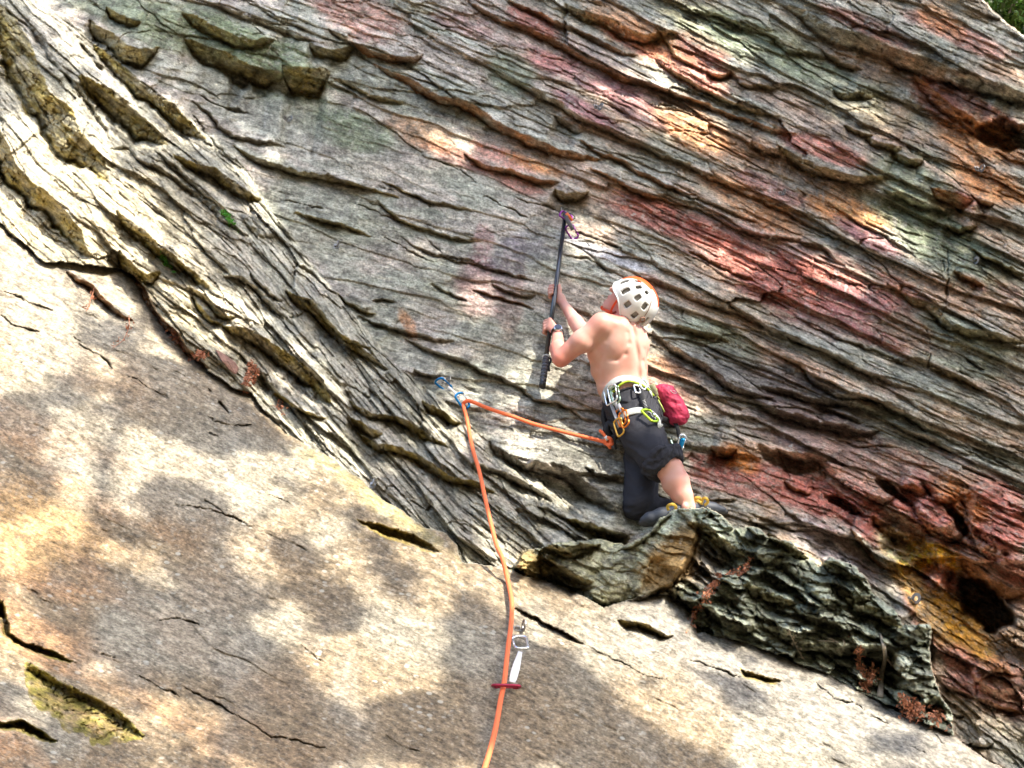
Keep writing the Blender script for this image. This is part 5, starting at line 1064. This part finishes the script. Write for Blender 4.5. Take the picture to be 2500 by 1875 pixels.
DYN_W = cloth('white_sling', (.72, .70, .68), .7); DYN_G = cloth('grey_sling', (.30, .30, .33), .7); STI = cloth('red_stitching', (.45, .10, .10), .7); STW = cloth('white_stitching', (.7, .7, .7), .7)
cr = lambda x, y, d: P(x, y, d)
def stitches(root, sling_o, p0, p1, n_, wid, mat, off=.003):
    f_ = CAM-p0; f_ = f_/np.linalg.norm(f_); t = (p1-p0); b = np.cross(t/np.linalg.norm(t), f_)
    for i in range(n_):
        c = p0+t*(i+.5)/n_+f_*off; o = link('bar_tack', tube_mesh('bar_tack', [([c-b*wid/2, c+b*wid/2], .0011)], 5), mat); place(root, o, sling_o)
# quickdraw A
def qd(lab, top, tdir, bot, bdir, m1, m2, sm, sw=(.012, .016), L=.090, W=.052, gside=1, group=None, tw=.75):
    vt = lambda d_, p_: np.cross(d_, CAM-p_)/np.linalg.norm(np.cross(d_, CAM-p_))*math.cos(tw)*gside+(CAM-p_)/np.linalg.norm(CAM-p_)*math.sin(tw)
    root = empty('quickdraw', top, lab, 'quickdraw', group)
    put_biner(root, 'carabiner', top, tdir, vt(tdir, top), L, W, .0048, m1, m1)
    b2 = put_biner(root, 'carabiner', bot, bdir, vt(bdir, bot), L, W, .0048, m2, m2)
    td = np.array(tdir)/np.linalg.norm(tdir); bd = np.array(bdir)/np.linalg.norm(bdir)
    a = top-td*L*.44; b = bot+bd*L*.44
    sl_ = link('sling', band_mesh('sling', [a+(b-a)*t for t in np.linspace(0, 1, 9)], [sw[0]+(sw[1]-sw[0])*math.sin(math.pi*t)**.5 for t in np.linspace(0, 1, 9)], .005), sm); place(root, sl_)
    return root, sl_, a, b
def od(x, y, off): return on(x, y, off, 6.84)
q1 = qd('quickdraw with gold lower carabiner hanging leftmost on the harness', od(1487, 966, .022), od(1484, 952, .02)-od(1491, 986, .03), od(1512, 1042, .03), od(1504, 1020, .03)-od(1518, 1062, .034), A_SIL, A_GOLD, DYN_G, group='quickdraws hanging on the harness')
q2 = qd('quickdraw with orange lower carabiner hanging beside the thigh band', od(1503, 964, .030), od(1499, 950, .03)-od(1508, 986, .03), od(1524, 1022, .022), od(1517, 1000, .02)-od(1531, 1044, .024), A_GRN, A_ORG, DYN_G, group='quickdraws hanging on the harness')
q3 = qd('quickdraw with orange lower carabiner partly behind the gold one', od(1496, 960, .042), od(1493, 948, .04)-od(1500, 980, .042), od(1516, 1018, .012), od(1511, 1000, .012)-od(1524, 1038, .012), A_SIL, A_ORG, DYN_G, group='quickdraws hanging on the harness')
# locking carabiner on black lanyard
sr = od(1563, 945, .03); root = empty('locking_carabiner', sr, 'lime green screw gate carabiner hanging on a black lanyard at the hip', 'carabiner')
s1 = link('lanyard', band_mesh('lanyard', catmull([od(1562, 944, .034), od(1567, 962, .03), od(1573, 982, .03), od(1580, 1000, .03)], 6), .030, .006), BLKW); place(root, s1)
stitches(root, s1, od(1571, 976, .032), od(1578, 996, .032), 6, .018, STW, .004)
put_biner(root, 'carabiner', od(1588, 1014, .03), od(1570, 1000, .03)-od(1600, 1030, .03), od(1600, 1000, .03)-od(1575, 1025, .03), .086, .062, .0062, A_LIME, A_LIME, screw=SIL)
rb = empty('snap_carabiner', od(1573, 940, .04), 'silver carabiner clipped high on the back of the harness', 'carabiner')
put_biner(rb, 'carabiner', od(1572, 940, .045), od(1578, 928, .04)-od(1566, 952, .04), od(1584, 945, .04)-od(1560, 940, .04), .06, .036, .0055, A_SIL, A_SIL)
rb = empty('snap_carabiner', od(1557, 948, .03), 'silver carabiner clipped at the top of the black lanyard', 'carabiner')
put_biner(rb, 'carabiner', od(1556, 950, .036), od(1553, 940, .03)-od(1559, 960, .03), od(1566, 950, .03)-od(1550, 950, .03), .05, .028, .0045, A_SIL, A_SIL)
# blue device on the far hip
rt = empty('belay_device', P(1648, 1035, 6.9), 'bright blue belay device hanging below the chalk bag', 'belay device')
o = link('lanyard', band_mesh('lanyard', catmull([P(1640, 1020, 6.93), P(1652, 1040, 6.9), P(1660, 1070, 6.88)], 6), .02, .006), BLKW); place(rt, o)
f = Field(pl(1665, 1085, 6.88)-.06, pl(1665, 1085, 6.88)+.06, .003); f.cone(pl(1666, 1076, 6.88), pl(1664, 1094, 6.88), .014, .010, .005); f.cone(pl(1668, 1074, 6.87), pl(1658, 1098, 6.88), .010, .008, .005)
m, _ = f.mesh('device_body'); o = link('device_body', m, simple_mat('blue_anodised', (.01, .28, .62), .25, .4)); place(rt, o)
put_biner(rt, 'carabiner', P(1664, 1080, 6.87), P(1668, 1064, 6.87)-P(1660, 1098, 6.87), P(1675, 1080, 6.87)-P(1655, 1080, 6.87), .075, .032, .005, A_SIL, A_SIL)
o = link('cord', tube_mesh('cord', [(catmull([P(1662, 1098, 6.87), P(1663, 1110, 6.87), P(1660, 1116, 6.86)], 4), .002)]), BLKW); place(rt, o)
rc = empty('accessory_cord', P(1640, 1090, 6.8), 'thin green and white cord hanging beside the rolled cuff', 'cord')
place(rc, link('cord', tube_mesh('cord', [(catmull([P(1638, 1075, 6.84), P(1646, 1096, 6.8), P(1654, 1118, 6.76), P(1664, 1142, 6.72)], 6), .004)]), cloth('pale_green_cord', (.35, .5, .42), .7)))
# chalk bag
cbr = empty('chalk_bag', P(1622, 955, 6.95), 'raspberry red chalk bag hanging at the back of the harness', 'chalk bag')
f = Field([.65, -.24, -7.12], [.92, .02, -6.78], .0035)
f.cone(pl(1624, 962, 6.95), pl(1640, 990, 6.95), .047, .054, .02); f.cone(pl(1640, 990, 6.95), pl(1656, 1014, 6.94), .054, .050, .02); f.ell(pl(1652, 1014, 6.94), (.056, .05, .05), k=.02); f.cone(pl(1612, 950, 6.95), pl(1626, 962, 6.95), .026, .046, .02)
g0 = f.ax[0].reshape(-1, 1, 1); g1 = f.ax[1].reshape(1, -1, 1); g2 = f.ax[2].reshape(1, 1, -1)
f.a += (.0075*fbm((g0-g1*.6)/.05+g2*0, (g1+g0*.7+g2*.5)/.022, 3, 310) + .003*fbm((g0+g2)/.015+g1*0, (g1+g0)/.015+g2*0, 2, 311)).astype(np.float32)
m, _ = f.mesh('bag'); bag = link('bag', m, cloth('raspberry_cloth', (.42, .030, .075), .55, 300, .3)); place(cbr, bag)
BV2 = tri_bvh([m])
def onbag(x, y, off=.002):
    hit = BV2.ray_cast(Vector(CAM), Vector(P(x, y, 1.0)-CAM).normalized()); d = 6.9 if hit[0] is None else float((np.array(hit[0])-CAM)@F_); return P(x, y, d-off)
o = link('emblem', tube_mesh('emblem', [(catmull([onbag(*q) for q in ((1636, 952), (1640, 957), (1646, 960), (1652, 959), (1649, 955), (1643, 953))], 4), .0013)], 5), STW); place(cbr, o)
o = link('closure_strap', band_mesh('closure_strap', catmull([P(1590, 938, 6.86), P(1596, 950, 6.86), P(1601, 966, 6.87)], 5), .028, .012), cloth('khaki_webbing', (.30, .28, .17), .8)); place(cbr, o)
o = link('edge_trim', tube_mesh('edge_trim', [(catmull([onbag(1603, 950, .0), P(1602, 962, 6.9), onbag(1612, 978, .002)], 4), .004)]), cloth('yellow_green_trim', (.38, .40, .10), .8)); place(cbr, o)
br = empty('chalk_brush', P(1610, 985, 6.88), 'thin yellow green brush handle beside the chalk bag', 'brush')
place(br, link('handle', tube_mesh('handle', [([P(1607, 976, 6.88), P(1614, 990, 6.87), P(1622, 1006, 6.87)], [.003, .0045, .004])]), cloth('olive_handle', (.34, .40, .10), .6)))

# ---------------------------------------------------------------- the clip stick
BLKP = simple_mat('glossy_black_tube', (.012, .014, .02), .22, spec=.8, var=.1); TAPE = simple_mat('grey_worn_tape', (.07, .07, .075), .6, bump=.6, scale=120, var=.6)
pw = lambda q: l2w(q)
stick = empty('clip_stick', pw(PB), 'long black telescopic clip stick held in both hands', 'pole')
j1 = pole_at(872)
place(stick, link('upper_tube', tube_mesh('upper_tube', [([pw(j1-pa*.01), pw(PT)], .0120)], 16), BLKP))
grip = link('lower_tube', tube_mesh('lower_tube', [([pw(PB), pw(PB+pa*.012), pw(j1-pa*.01), pw(j1)], [.0150, .0162, .0162, .013])], 18), BLKP); place(stick, grip)
place(stick, link('end_cap', tube_mesh('end_cap', [([pw(PB-pa*.006), pw(PB+pa*.02)], .0175)], 18), RUB), grip)
wraps = []
for i in range(7):
    c = PB+pa*(.03+.022*i); wraps.append(([pw(c), pw(c+pa*.018)], .0170+.0007*(i % 2)))
place(stick, link('grip_tape', tube_mesh('grip_tape', wraps, 18), TAPE), grip)
cl = [pw(j1+pa*(.0+.004*math.sin(t*1.5))+pb*math.cos(t)*.019+pc*math.sin(t)*.019) for t in np.linspace(0, 4*math.pi, 30)]
place(stick, link('cord_wrap', tube_mesh('cord_wrap', [(cl, .0024), (catmull([pw(j1+pb*.016), pw(j1+pb*.024-pa*.01+pc*.004), pw(j1+pb*.020-pa*.03), pw(j1+pb*.022-pa*.06)], 5), .0035)], 6), simple_mat('pale_cord', (.5, .52, .5), .7, var=.4, scale=200)))
place(stick, link('cord_tail', tube_mesh('cord_tail', [(catmull([pw(j1+pb*.018), pw(j1+pb*.026-pa*.02+pc*.006), pw(j1+pb*.019-pa*.05), pw(j1+pb*.024-pa*.085)], 5), .0058)], 8), BLKW))
hd = link('clip_head', tube_mesh('clip_head', [([pw(PT-pa*.022), pw(PT-pa*.02), pw(PT+pa*.014), pw(PT+pa*.018)], [.010, .0165, .0165, .012]), (catmull([P(1376, 530, 7.70), P(1383, 534, 7.68), P(1390, 542, 7.68)], 4), [.012]*5+[.01]*4)], 14), RUB); place(stick, hd)
place(stick, link('spring_frame', tube_mesh('spring_frame', [(catmull([P(1384, 522, 7.70), P(1394, 522, 7.69), P(1404, 530, 7.69), P(1398, 536, 7.70), P(1389, 533, 7.70)], 4), .0028)], 6), BLKP), hd)
place(stick, link('orange_band', band_mesh('orange_band', catmull([P(1383, 521, 7.67), P(1390, 529, 7.66), P(1397, 539, 7.67)], 5), .016, .005), cloth('orange_tape', (.85, .20, .06), .6)), hd)
qp = P(1384, 545, 7.66)
tq = empty('quickdraw', P(1384, 530, 7.67), 'quickdraw with purple carabiner hanging from the tip of the clip stick', 'quickdraw')
put_biner(tq, 'carabiner', P(1382, 527, 7.68), P(1375, 524, 7.68)-P(1389, 531, 7.68), np.array([0, 0, 1.]), .07, .045, .005, A_PUR, A_PUR)
s_ = link('sling', band_mesh('sling', catmull([P(1381, 527, 7.66), P(1387, 541, 7.65), P(1395, 554, 7.65), P(1398, 561, 7.66)], 5), .022, .006), cloth('dark_grey_sling', (.10, .10, .11), .7)); place(tq, s_)
put_biner(tq, 'carabiner', P(1397, 566, 7.66), P(1389, 554, 7.66)-P(1404, 577, 7.66), P(1405, 560, 7.66)-P(1388, 570, 7.66), .082, .046, .0052, A_PUR, A_PUR)

# ---------------------------------------------------------------- bolts
def snorm(x, y):
    a = surf(x+8, y)-surf(x-8, y); b = surf(x, y-8)-surf(x, y+8); n_ = np.cross(a, b); n_ /= np.linalg.norm(n_); return n_ if n_@(CAM-surf(x, y)) > 0 else -n_
HANG = simple_mat('steel_hanger', (.30, .29, .27), .45, .8, var=.2, scale=50)
def hanger_mesh():
    # bent plate: flange on the rock, wing standing off with an eye
    bm = bmesh.new()
    def plate(pts, nx, th):
        a = [bm.verts.new(Vector(p)+nx*th/2) for p in pts]; b = [bm.verts.new(Vector(p)-nx*th/2) for p in pts]
        bm.faces.new(a); bm.faces.new(b[::-1])
        for i in range(len(pts)): j = (i+1) % len(pts); bm.faces.new((a[i], b[i], b[j], a[j]))
    plate([(-.016, -.017, 0.002), (.012, -.017, .002), (.012, .017, .002), (-.016, .017, .002)], Vector((0, 0, 1)), .004)
    R0, R1 = .024, .011; c = Vector((.014, -.012, .026)); k = 16
    ro = [c+Vector((0, math.cos(2*math.pi*i/k)*R0, math.sin(2*math.pi*i/k)*R0)) for i in range(k)]; ri = [c+Vector((0, math.cos(2*math.pi*i/k)*R1, math.sin(2*math.pi*i/k)*R1)) for i in range(k)]
    for s_ in (1, -1):
        o_ = Vector((.002*s_, 0, 0)); A_ = [bm.verts.new(p+o_) for p in ro]; B_ = [bm.verts.new(p+o_) for p in ri]
        for i in range(k): j = (i+1) % k; bm.faces.new((A_[i], A_[j], B_[j], B_[i]) if s_ > 0 else (B_[i], B_[j], A_[j], A_[i]))
        if s_ > 0: A1, B1 = A_, B_
    for i in range(k):
        j = (i+1) % k; bm.faces.new((A1[i], A_[i], A_[j], A1[j])); bm.faces.new((B1[i], B1[j], B_[j], B_[i]))
    bmesh.ops.recalc_face_normals(bm, faces=bm.faces); me = bpy.data.meshes.new('hanger'); bm.to_mesh(me); bm.free(); me.materials.append(HANG); return me
def bolt_mesh():
    bm = bmesh.new(); bmesh.ops.create_cone(bm, cap_ends=True, segments=6, radius1=.0095, radius2=.0085, depth=.012); bmesh.ops.translate(bm, verts=bm.verts, vec=(-.003, 0, .009))
    me = bpy.data.meshes.new('bolt_head'); bm.to_mesh(me); bm.free(); me.materials.append(HANG); return me
HM, BM_ = hanger_mesh(), bolt_mesh()
BOLTS = [(695, 288, 'steel bolt hanger under the mossy block at upper left', 1.0), (822, 602, 'steel bolt hanger on the smooth grey wall left of the pole', 1.0), (1455, 262, 'bolt hanger on the long purple flake', 1.0), (1363, 508, 'bolt hanger just above the tip of the clip stick', 1.1),
         (912, 1184, 'bolt hanger at the top edge of the tan slab', 1.0), (2218, 1466, 'shiny ring bolt beside the ochre hollow at lower right', 1.1), (2385, 413, 'bolt hanger on orange rock near the right edge', 1.0), (2368, 640, 'bolt hanger on the green grey wall at right', 1.0), (1906, 473, 'bolt hanger on the pale orange wall at upper right', .8), (1083, 928, 'bolt hanger holding the blue carabiner', 1.0), (1264, 1537, 'large bolt hanger holding the silver carabiner on the slab', 1.05)]
bolt_at = {}
for x, y, lab, sc in BOLTS:
    p = surf(x, y); n_ = snorm(x, y); up_ = np.array([0, 0, 1.]); yv = up_-n_*(up_@n_); yv /= np.linalg.norm(yv); xv = np.cross(yv, n_)
    M = Matrix(((xv[0]*sc, yv[0]*sc, n_[0]*sc, p[0]), (xv[1]*sc, yv[1]*sc, n_[1]*sc, p[1]), (xv[2]*sc, yv[2]*sc, n_[2]*sc, p[2]), (0, 0, 0, 1)))
    r = bpy.data.objects.new('bolt_hanger', None); COL.objects.link(r); r.matrix_world = M; tag(r, lab, 'bolt hanger', 'bolt hangers in the rock')
    for nm, me in (('plate', HM), ('bolt_head', BM_)):
        o = bpy.data.objects.new(nm, me); COL.objects.link(o); o.parent = r
    bolt_at[(x, y)] = np.array(M @ Vector((.014, -.012, .026)))
# ---------------------------------------------------------------- the two quickdraws clipped to the rock and the rope
e0 = bolt_at[(1083, 928)]; d0 = (e0-CAM)@F_
dA = d0-.03
r0 = empty('quickdraw', e0, 'quickdraw with blue carabiners and white sling where the rope turns', 'quickdraw')
put_biner(r0, 'carabiner', P(1084, 939, dA), P(1075, 932, dA)-P(1095, 948, dA+.02), np.array([.3, -.6, .2]), .088, .050, .0058, A_BLUE, A_BLUE)
dB = dA-.06
s_ = link('sling', band_mesh('sling', catmull([P(1094, 946, dA-.005), P(1106, 954, dA-.02), P(1114, 963, dA-.03), P(1120, 970, dA-.04)], 6), [.016]*4+[.011]*15, .006), DYN_W); place(r0, s_)
put_biner(r0, 'carabiner', P(1130, 978, dB), P(1122, 966, dB)-P(1139, 990, dB), np.array([.8, .3, .5]), .086, .050, .0058, A_BLUE, A_SIL)
RP = P(1137, 985, dB)
e1_ = bolt_at[(1264, 1537)]; dL = float((e1_-CAM)@F_)
dS = dL-.035
sdp = lambda x, y, o_: P(x, y, min(depth_at(x-6, y), depth_at(x+6, y), depth_at(x, y+6))-o_)
r1 = empty('quickdraw', e1_, 'quickdraw on the slab with silver and dark red carabiners and white sling', 'quickdraw')
put_biner(r1, 'carabiner', (sdp(1265, 1538, .035)+sdp(1274, 1600, .035))/2, sdp(1265, 1538, .035)-sdp(1274, 1600, .035), P(1250, 1570, dS)-P(1285, 1572, dS), .096, .056, .0062, A_SIL, A_SIL)
sp0 = sdp(1270, 1592, .042); sp1 = sdp(1250, 1666, .085)
s_ = link('sling', band_mesh('sling', [sp0+(sp1-sp0)*t for t in np.linspace(0, 1, 9)], [.016, .019, .022, .026, .028, .029, .029, .027, .022], .005), DYN_W); place(r1, s_)
stitches(r1, s_, sp0*.75+sp1*.25, sp0*.15+sp1*.85, 5, .013, STI)
dR = float((sdp(1236, 1676, .10)-CAM)@F_)
put_biner(r1, 'carabiner', P(1236, 1676, dR), P(1206, 1672, dR)-P(1266, 1674, dR), F_*1.0+U_*-.35, .098, .060, .0060, A_RED, A_RED)
ROPE = simple_mat('orange_rope_sheath', (.86, .17, .055), .7, bump=.8, scale=420, var=.12)
rope_pts = [P(1497, 1079, 6.80), P(1476, 1078, 6.82)]
a_ = P(1476, 1078, 6.82); 
for t in np.linspace(.1, .98, 9):
    x = 1476+(1141-1476)*t; y = 1078+(983-1078)*t + 6*math.sin(math.pi*t)*(1 if t < .6 else .6) - 7*t**6; rope_pts.append(P(x, y, 6.82+(dB-.02-6.82)*t))
rope_pts.append(P(1136, 981, dB-.016))
down = [(1131, 987), (1134, 1002), (1140, 1024), (1154, 1096), (1170, 1150), (1184, 1215), (1199, 1280), (1212, 1330), (1226, 1362), (1238, 1410), (1247, 1452), (1250, 1482), (1247, 1530), (1241, 1575), (1236, 1620), (1231, 1665), (1222, 1710), (1211, 1772), (1197, 1830), (1182, 1880), (1160, 1960), (1130, 2080), (1090, 2260)]
for i, (x, y) in enumerate(down):
    if y < 1400: 
        t = (y-985)/(1400-985); d = dB*(1-t)+(depth_at(1240, 1420)-.09)*t
    elif y < 1480: d = depth_at(x, y)-.07
    elif y < 1690:
        d = depth_at(x, y)-.07-.045*(y-1480)/210
    else: d = min(dR-.01-(y-1690)*.0026, dR)-.0004*(y-1690)
    rope_pts.append(P(x, y, d))
lp = rope_pts[-1]; rope_pts += [lp*.6+np.array([-.25, 1.7, .8])*.4, np.array([-.3, 1.8, .5]), np.array([-.2, 1.5, .02]), np.array([.1, 1.1, .0])]
rope = link('rope', tube_mesh('rope', [(catmull(rope_pts, 6), .0094)], 12), ROPE); tag(rope, 'orange climbing rope running from the harness through two quickdraws and down', 'rope')
k0 = [P(1497, 1081, 6.80), P(1490, 1086, 6.79), P(1482, 1083, 6.80), P(1478, 1074, 6.80), P(1485, 1069, 6.79), P(1492, 1074, 6.79), P(1487, 1084, 6.80), P(1477, 1082, 6.81), P(1474, 1076, 6.81)]
knot = link('knot', tube_mesh('knot', [(catmull(k0, 5), .0088), (catmull([P(1480, 1084, 6.80), P(1487, 1089, 6.79), P(1489, 1094, 6.80)], 4), .0078), (catmull([P(1482, 1072, 6.80), P(1474, 1060, 6.80), P(1464, 1050, 6.81)], 4), .0078)], 10), ROPE, rope)
knot.matrix_parent_inverse = Matrix.Identity(4)
place_t = link('tape_end', tube_mesh('tape_end', [([P(1478, 1066, 6.795), P(1484, 1074, 6.79)], .0088)], 10), DYN_W, rope); place_t.matrix_parent_inverse = Matrix.Identity(4)

# ---------------------------------------------------------------- plants
DRY = simple_mat('dry_rust_plant', (.42, .17, .09), .85, var=.35, scale=60); TWIG = simple_mat('pale_dry_twig', (.38, .32, .24), .9, var=.3, scale=60); GREEN = leaf_mat('fresh_green_leaf', (.09, .26, .03), .3)
def sprig(pts, lab, mat, n=60, size=.012, r=.0022, seed=0, cat='dry plant', spread=.010, group='dry plants growing from cracks'):
    rg = np.random.default_rng(seed); c = catmull([surf(x, y, o_) for x, y, o_ in pts], 8); c = [np.array(q) for q in c]
    root = empty('dry_plant', c[0], lab, cat, group)
    st_ = link('stem', tube_mesh('stem', [(c, list(np.linspace(r, r*.5, len(c))))], 6), mat); place(root, st_)
    idx = rg.uniform(.06, 1, n)*(len(c)-1.01); i0 = idx.astype(int); arr_ = np.array(c); cen = arr_[i0]+(arr_[np.minimum(i0+1, len(c)-1)]-arr_[i0])*(idx-i0)[:, None]+rg.normal(size=(n, 3))*spread
    lf = link('leaf_cluster', leaves_mesh('leaf_cluster', np.repeat(cen, 3, 0)+rg.normal(size=(n*3, 3))*size*.35, size, rg), mat); place(root, lf); tag(lf, kind='stuff')
    return root
sprig([(1675, 1545, .01), (1690, 1515, .03), (1705, 1485, .04), (1722, 1455, .05), (1740, 1432, .05), (1765, 1405, .05)], 'rust coloured dry plant arching up across the dark ledge below the horn', DRY, 90, .010, .003, 1)
sprig([(1770, 1403, .03), (1790, 1400, .05), (1808, 1394, .05), (1822, 1384, .05), (1834, 1373, .05)], 'beige dry stem continuing up from the arching plant', DRY, 40, .009, .002, 2)
sprig([(448, 850, .02), (440, 835, .04), (430, 820, .04), (425, 806, .03)], 'orange dry fern in the crack of the bright rock', DRY, 70, .012, .002, 3, spread=.02)
sprig([(462, 870, .02), (480, 868, .04), (498, 864, .05)], 'small orange fern frond hanging over the slab edge', DRY, 50, .010, .002, 4, spread=.012)
sprig([(590, 955, .01), (600, 930, .03), (612, 905, .04), (618, 885, .05)], 'pinkish dry frond standing right of the red flake', DRY, 80, .010, .002, 5, spread=.012)
sprig([(605, 958, .01), (618, 930, .03), (628, 900, .05)], 'orange dry frond at the edge of the mossy hollow', DRY, 60, .009, .002, 6, spread=.008)
sprig([(230, 705, .01), (222, 730, .03), (210, 760, .03)], 'thin reddish root hanging on the white rock', DRY, 16, .008, .003, 7)
sprig([(315, 770, .01), (314, 800, .03), (300, 830, .03), (275, 850, .02)], 'thin reddish stem curving down the bright rock', DRY, 18, .008, .0025, 8)
sprig([(2102, 1575, .02), (2098, 1600, .04), (2100, 1625, .04), (2106, 1650, .04)], 'hanging brown fern left of the dead branch', DRY, 60, .009, .002, 9, spread=.008)
sprig([(2120, 1690, .02), (2112, 1670, .05), (2125, 1650, .06), (2136, 1640, .06)], 'orange fern frond above the slab rim under the ledge', DRY, 90, .010, .002, 10, spread=.016)
sprig([(2238, 1748, .02), (2222, 1735, .05), (2210, 1718, .05), (2194, 1694, .05)], 'long brown fern leaning over the slab rim', DRY, 60, .008, .002, 11, spread=.007)
sprig([(2245, 1752, .02), (2235, 1738, .05), (2216, 1722, .06)], 'bushy orange fern low on the slab rim', DRY, 120, .010, .002, 12, spread=.022)
sprig([(2290, 1775, .02), (2284, 1755, .04), (2292, 1735, .05)], 'dry brown tuft at the lower end of the ledge', DRY, 60, .010, .002, 13, spread=.018)
sprig([(690, 985, .01), (680, 995, .02), (694, 1010, .02)], 'small dry tuft on the slab above the long crack', DRY, 30, .007, .0015, 14, spread=.015)
sprig([(1925, 1535, .02), (1935, 1560, .04), (1950, 1590, .04), (1966, 1615, .03)], 'thin dark stem hanging in front of the green ledge', TWIG, 18, .006, .002, 15)
def twigs(x, y, lab, n, L, seed, mat=TWIG):
    rg = np.random.default_rng(seed); ps = []
    for i in range(n):
        a = rg.uniform(0, 6.28); x0 = x+rg.normal()*L*.2; y0 = y+rg.normal()*L*.15; l_ = L*rg.uniform(.4, 1)
        ps.append((catmull([surf(x0, y0, .005), surf(x0+math.cos(a)*l_*.5, y0+math.sin(a)*l_*.35+rg.normal()*3, .03), surf(x0+math.cos(a)*l_, y0+math.sin(a)*l_*.7, .03)], 4), .0016))
    o = link('dry_twigs', tube_mesh('dry_twigs', ps, 5), mat); tag(o, lab, 'twigs', 'tufts of dry twigs on the rock')
twigs(1990, 412, 'pale dry root tuft under the pink slab of rock', 14, 40, 1); twigs(905, 225, 'pale twigs caught below the dark crevice at upper left', 7, 34, 2); twigs(1895, 575, 'grey root hairs in the band above the red face', 12, 24, 3); twigs(865, 40, 'thin twigs on the brown rock at the top', 8, 40, 4)
twigs(1830, 315, 'dry root hairs left of the long dark crevice', 10, 30, 5); twigs(960, 90, 'dry twigs on the wall near the top edge', 6, 30, 6); twigs(2060, 1570, 'tangle of twigs under the green ledge', 12, 50, 7); twigs(2085, 985, 'dried roots in the black crack below the red face', 5, 20, 8); twigs(1022, 825, 'grey twig tuft left of the blue carabiner', 8, 18, 9)
br_ = link('dead_branch', tube_mesh('dead_branch', [(catmull([surf(2148, 1548, .03), surf(2158, 1580, .06), surf(2160, 1612, .07), surf(2152, 1650, .07), surf(2149, 1700, .05)], 6), list(np.linspace(.006, .013, 25))), (catmull([surf(2158, 1600, .06), surf(2175, 1620, .06), surf(2182, 1635, .05)], 5), [.005]*11)], 8), TWIG)
tag(br_, 'bare grey dead branch standing in the dark gap of the ledge', 'branch')
def greenery(x, y, n, sx_, sy_, lab, seed):
    rg = np.random.default_rng(seed); cen = np.array([surf(x+a*sx_, y+a*sy_*.9+b*sy_*.5, .02+.02*abs(c)) for a, b, c in rg.normal(size=(n, 3))])
    root = empty('small_green_plant', surf(x, y), lab, 'plant', 'small green plants in the cracks')
    place(root, tag(link('leaf_cluster', leaves_mesh('leaf_cluster', cen, .014, rg), GREEN), kind='stuff'))
    place(root, link('stem', tube_mesh('stem', [([surf(x, y), Vector(cen[i])], .0015) for i in range(0, n, 12)], 5), GREEN))
greenery(555, 530, 120, 9, 12, 'bright green leafy plant in the crack of the grey ridge', 1); greenery(405, 640, 60, 8, 10, 'little green plant above the mossy hollow at left', 2)
# fallen red flake resting on the pale rock
def stone(name, pts, th, lab, mat, off=.01):
    bm = bmesh.new(); f_ = [bm.verts.new(Vector(surf(x, y, off+th))) for x, y in pts]; b_ = [bm.verts.new(Vector(surf(x, y, -.01))) for x, y in pts]
    cx_, cy_ = np.mean([p[0] for p in pts]), np.mean([p[1] for p in pts]); c = bm.verts.new(Vector(surf(cx_, cy_, off+th*1.5)))
    for i in range(len(pts)): j = (i+1) % len(pts); bm.faces.new((f_[i], f_[j], c)); bm.faces.new((f_[i], b_[i], b_[j], f_[j]))
    bmesh.ops.recalc_face_normals(bm, faces=bm.faces); bmesh.ops.bevel(bm, geom=bm.edges[:], offset=.004, segments=2, affect='EDGES')
    me = bpy.data.meshes.new(name); bm.to_mesh(me); bm.free(); tag(link(name, me, mat), lab, 'stone')
REDST = simple_mat('red_brown_stone', (.26, .14, .10), .9, bump=.8, scale=60, var=.4)
stone('rock_flake', [(525, 852), (545, 862), (575, 885), (584, 900), (575, 915), (560, 905), (540, 880)], .02, 'loose red brown flake lying on the pale rock at left', REDST)
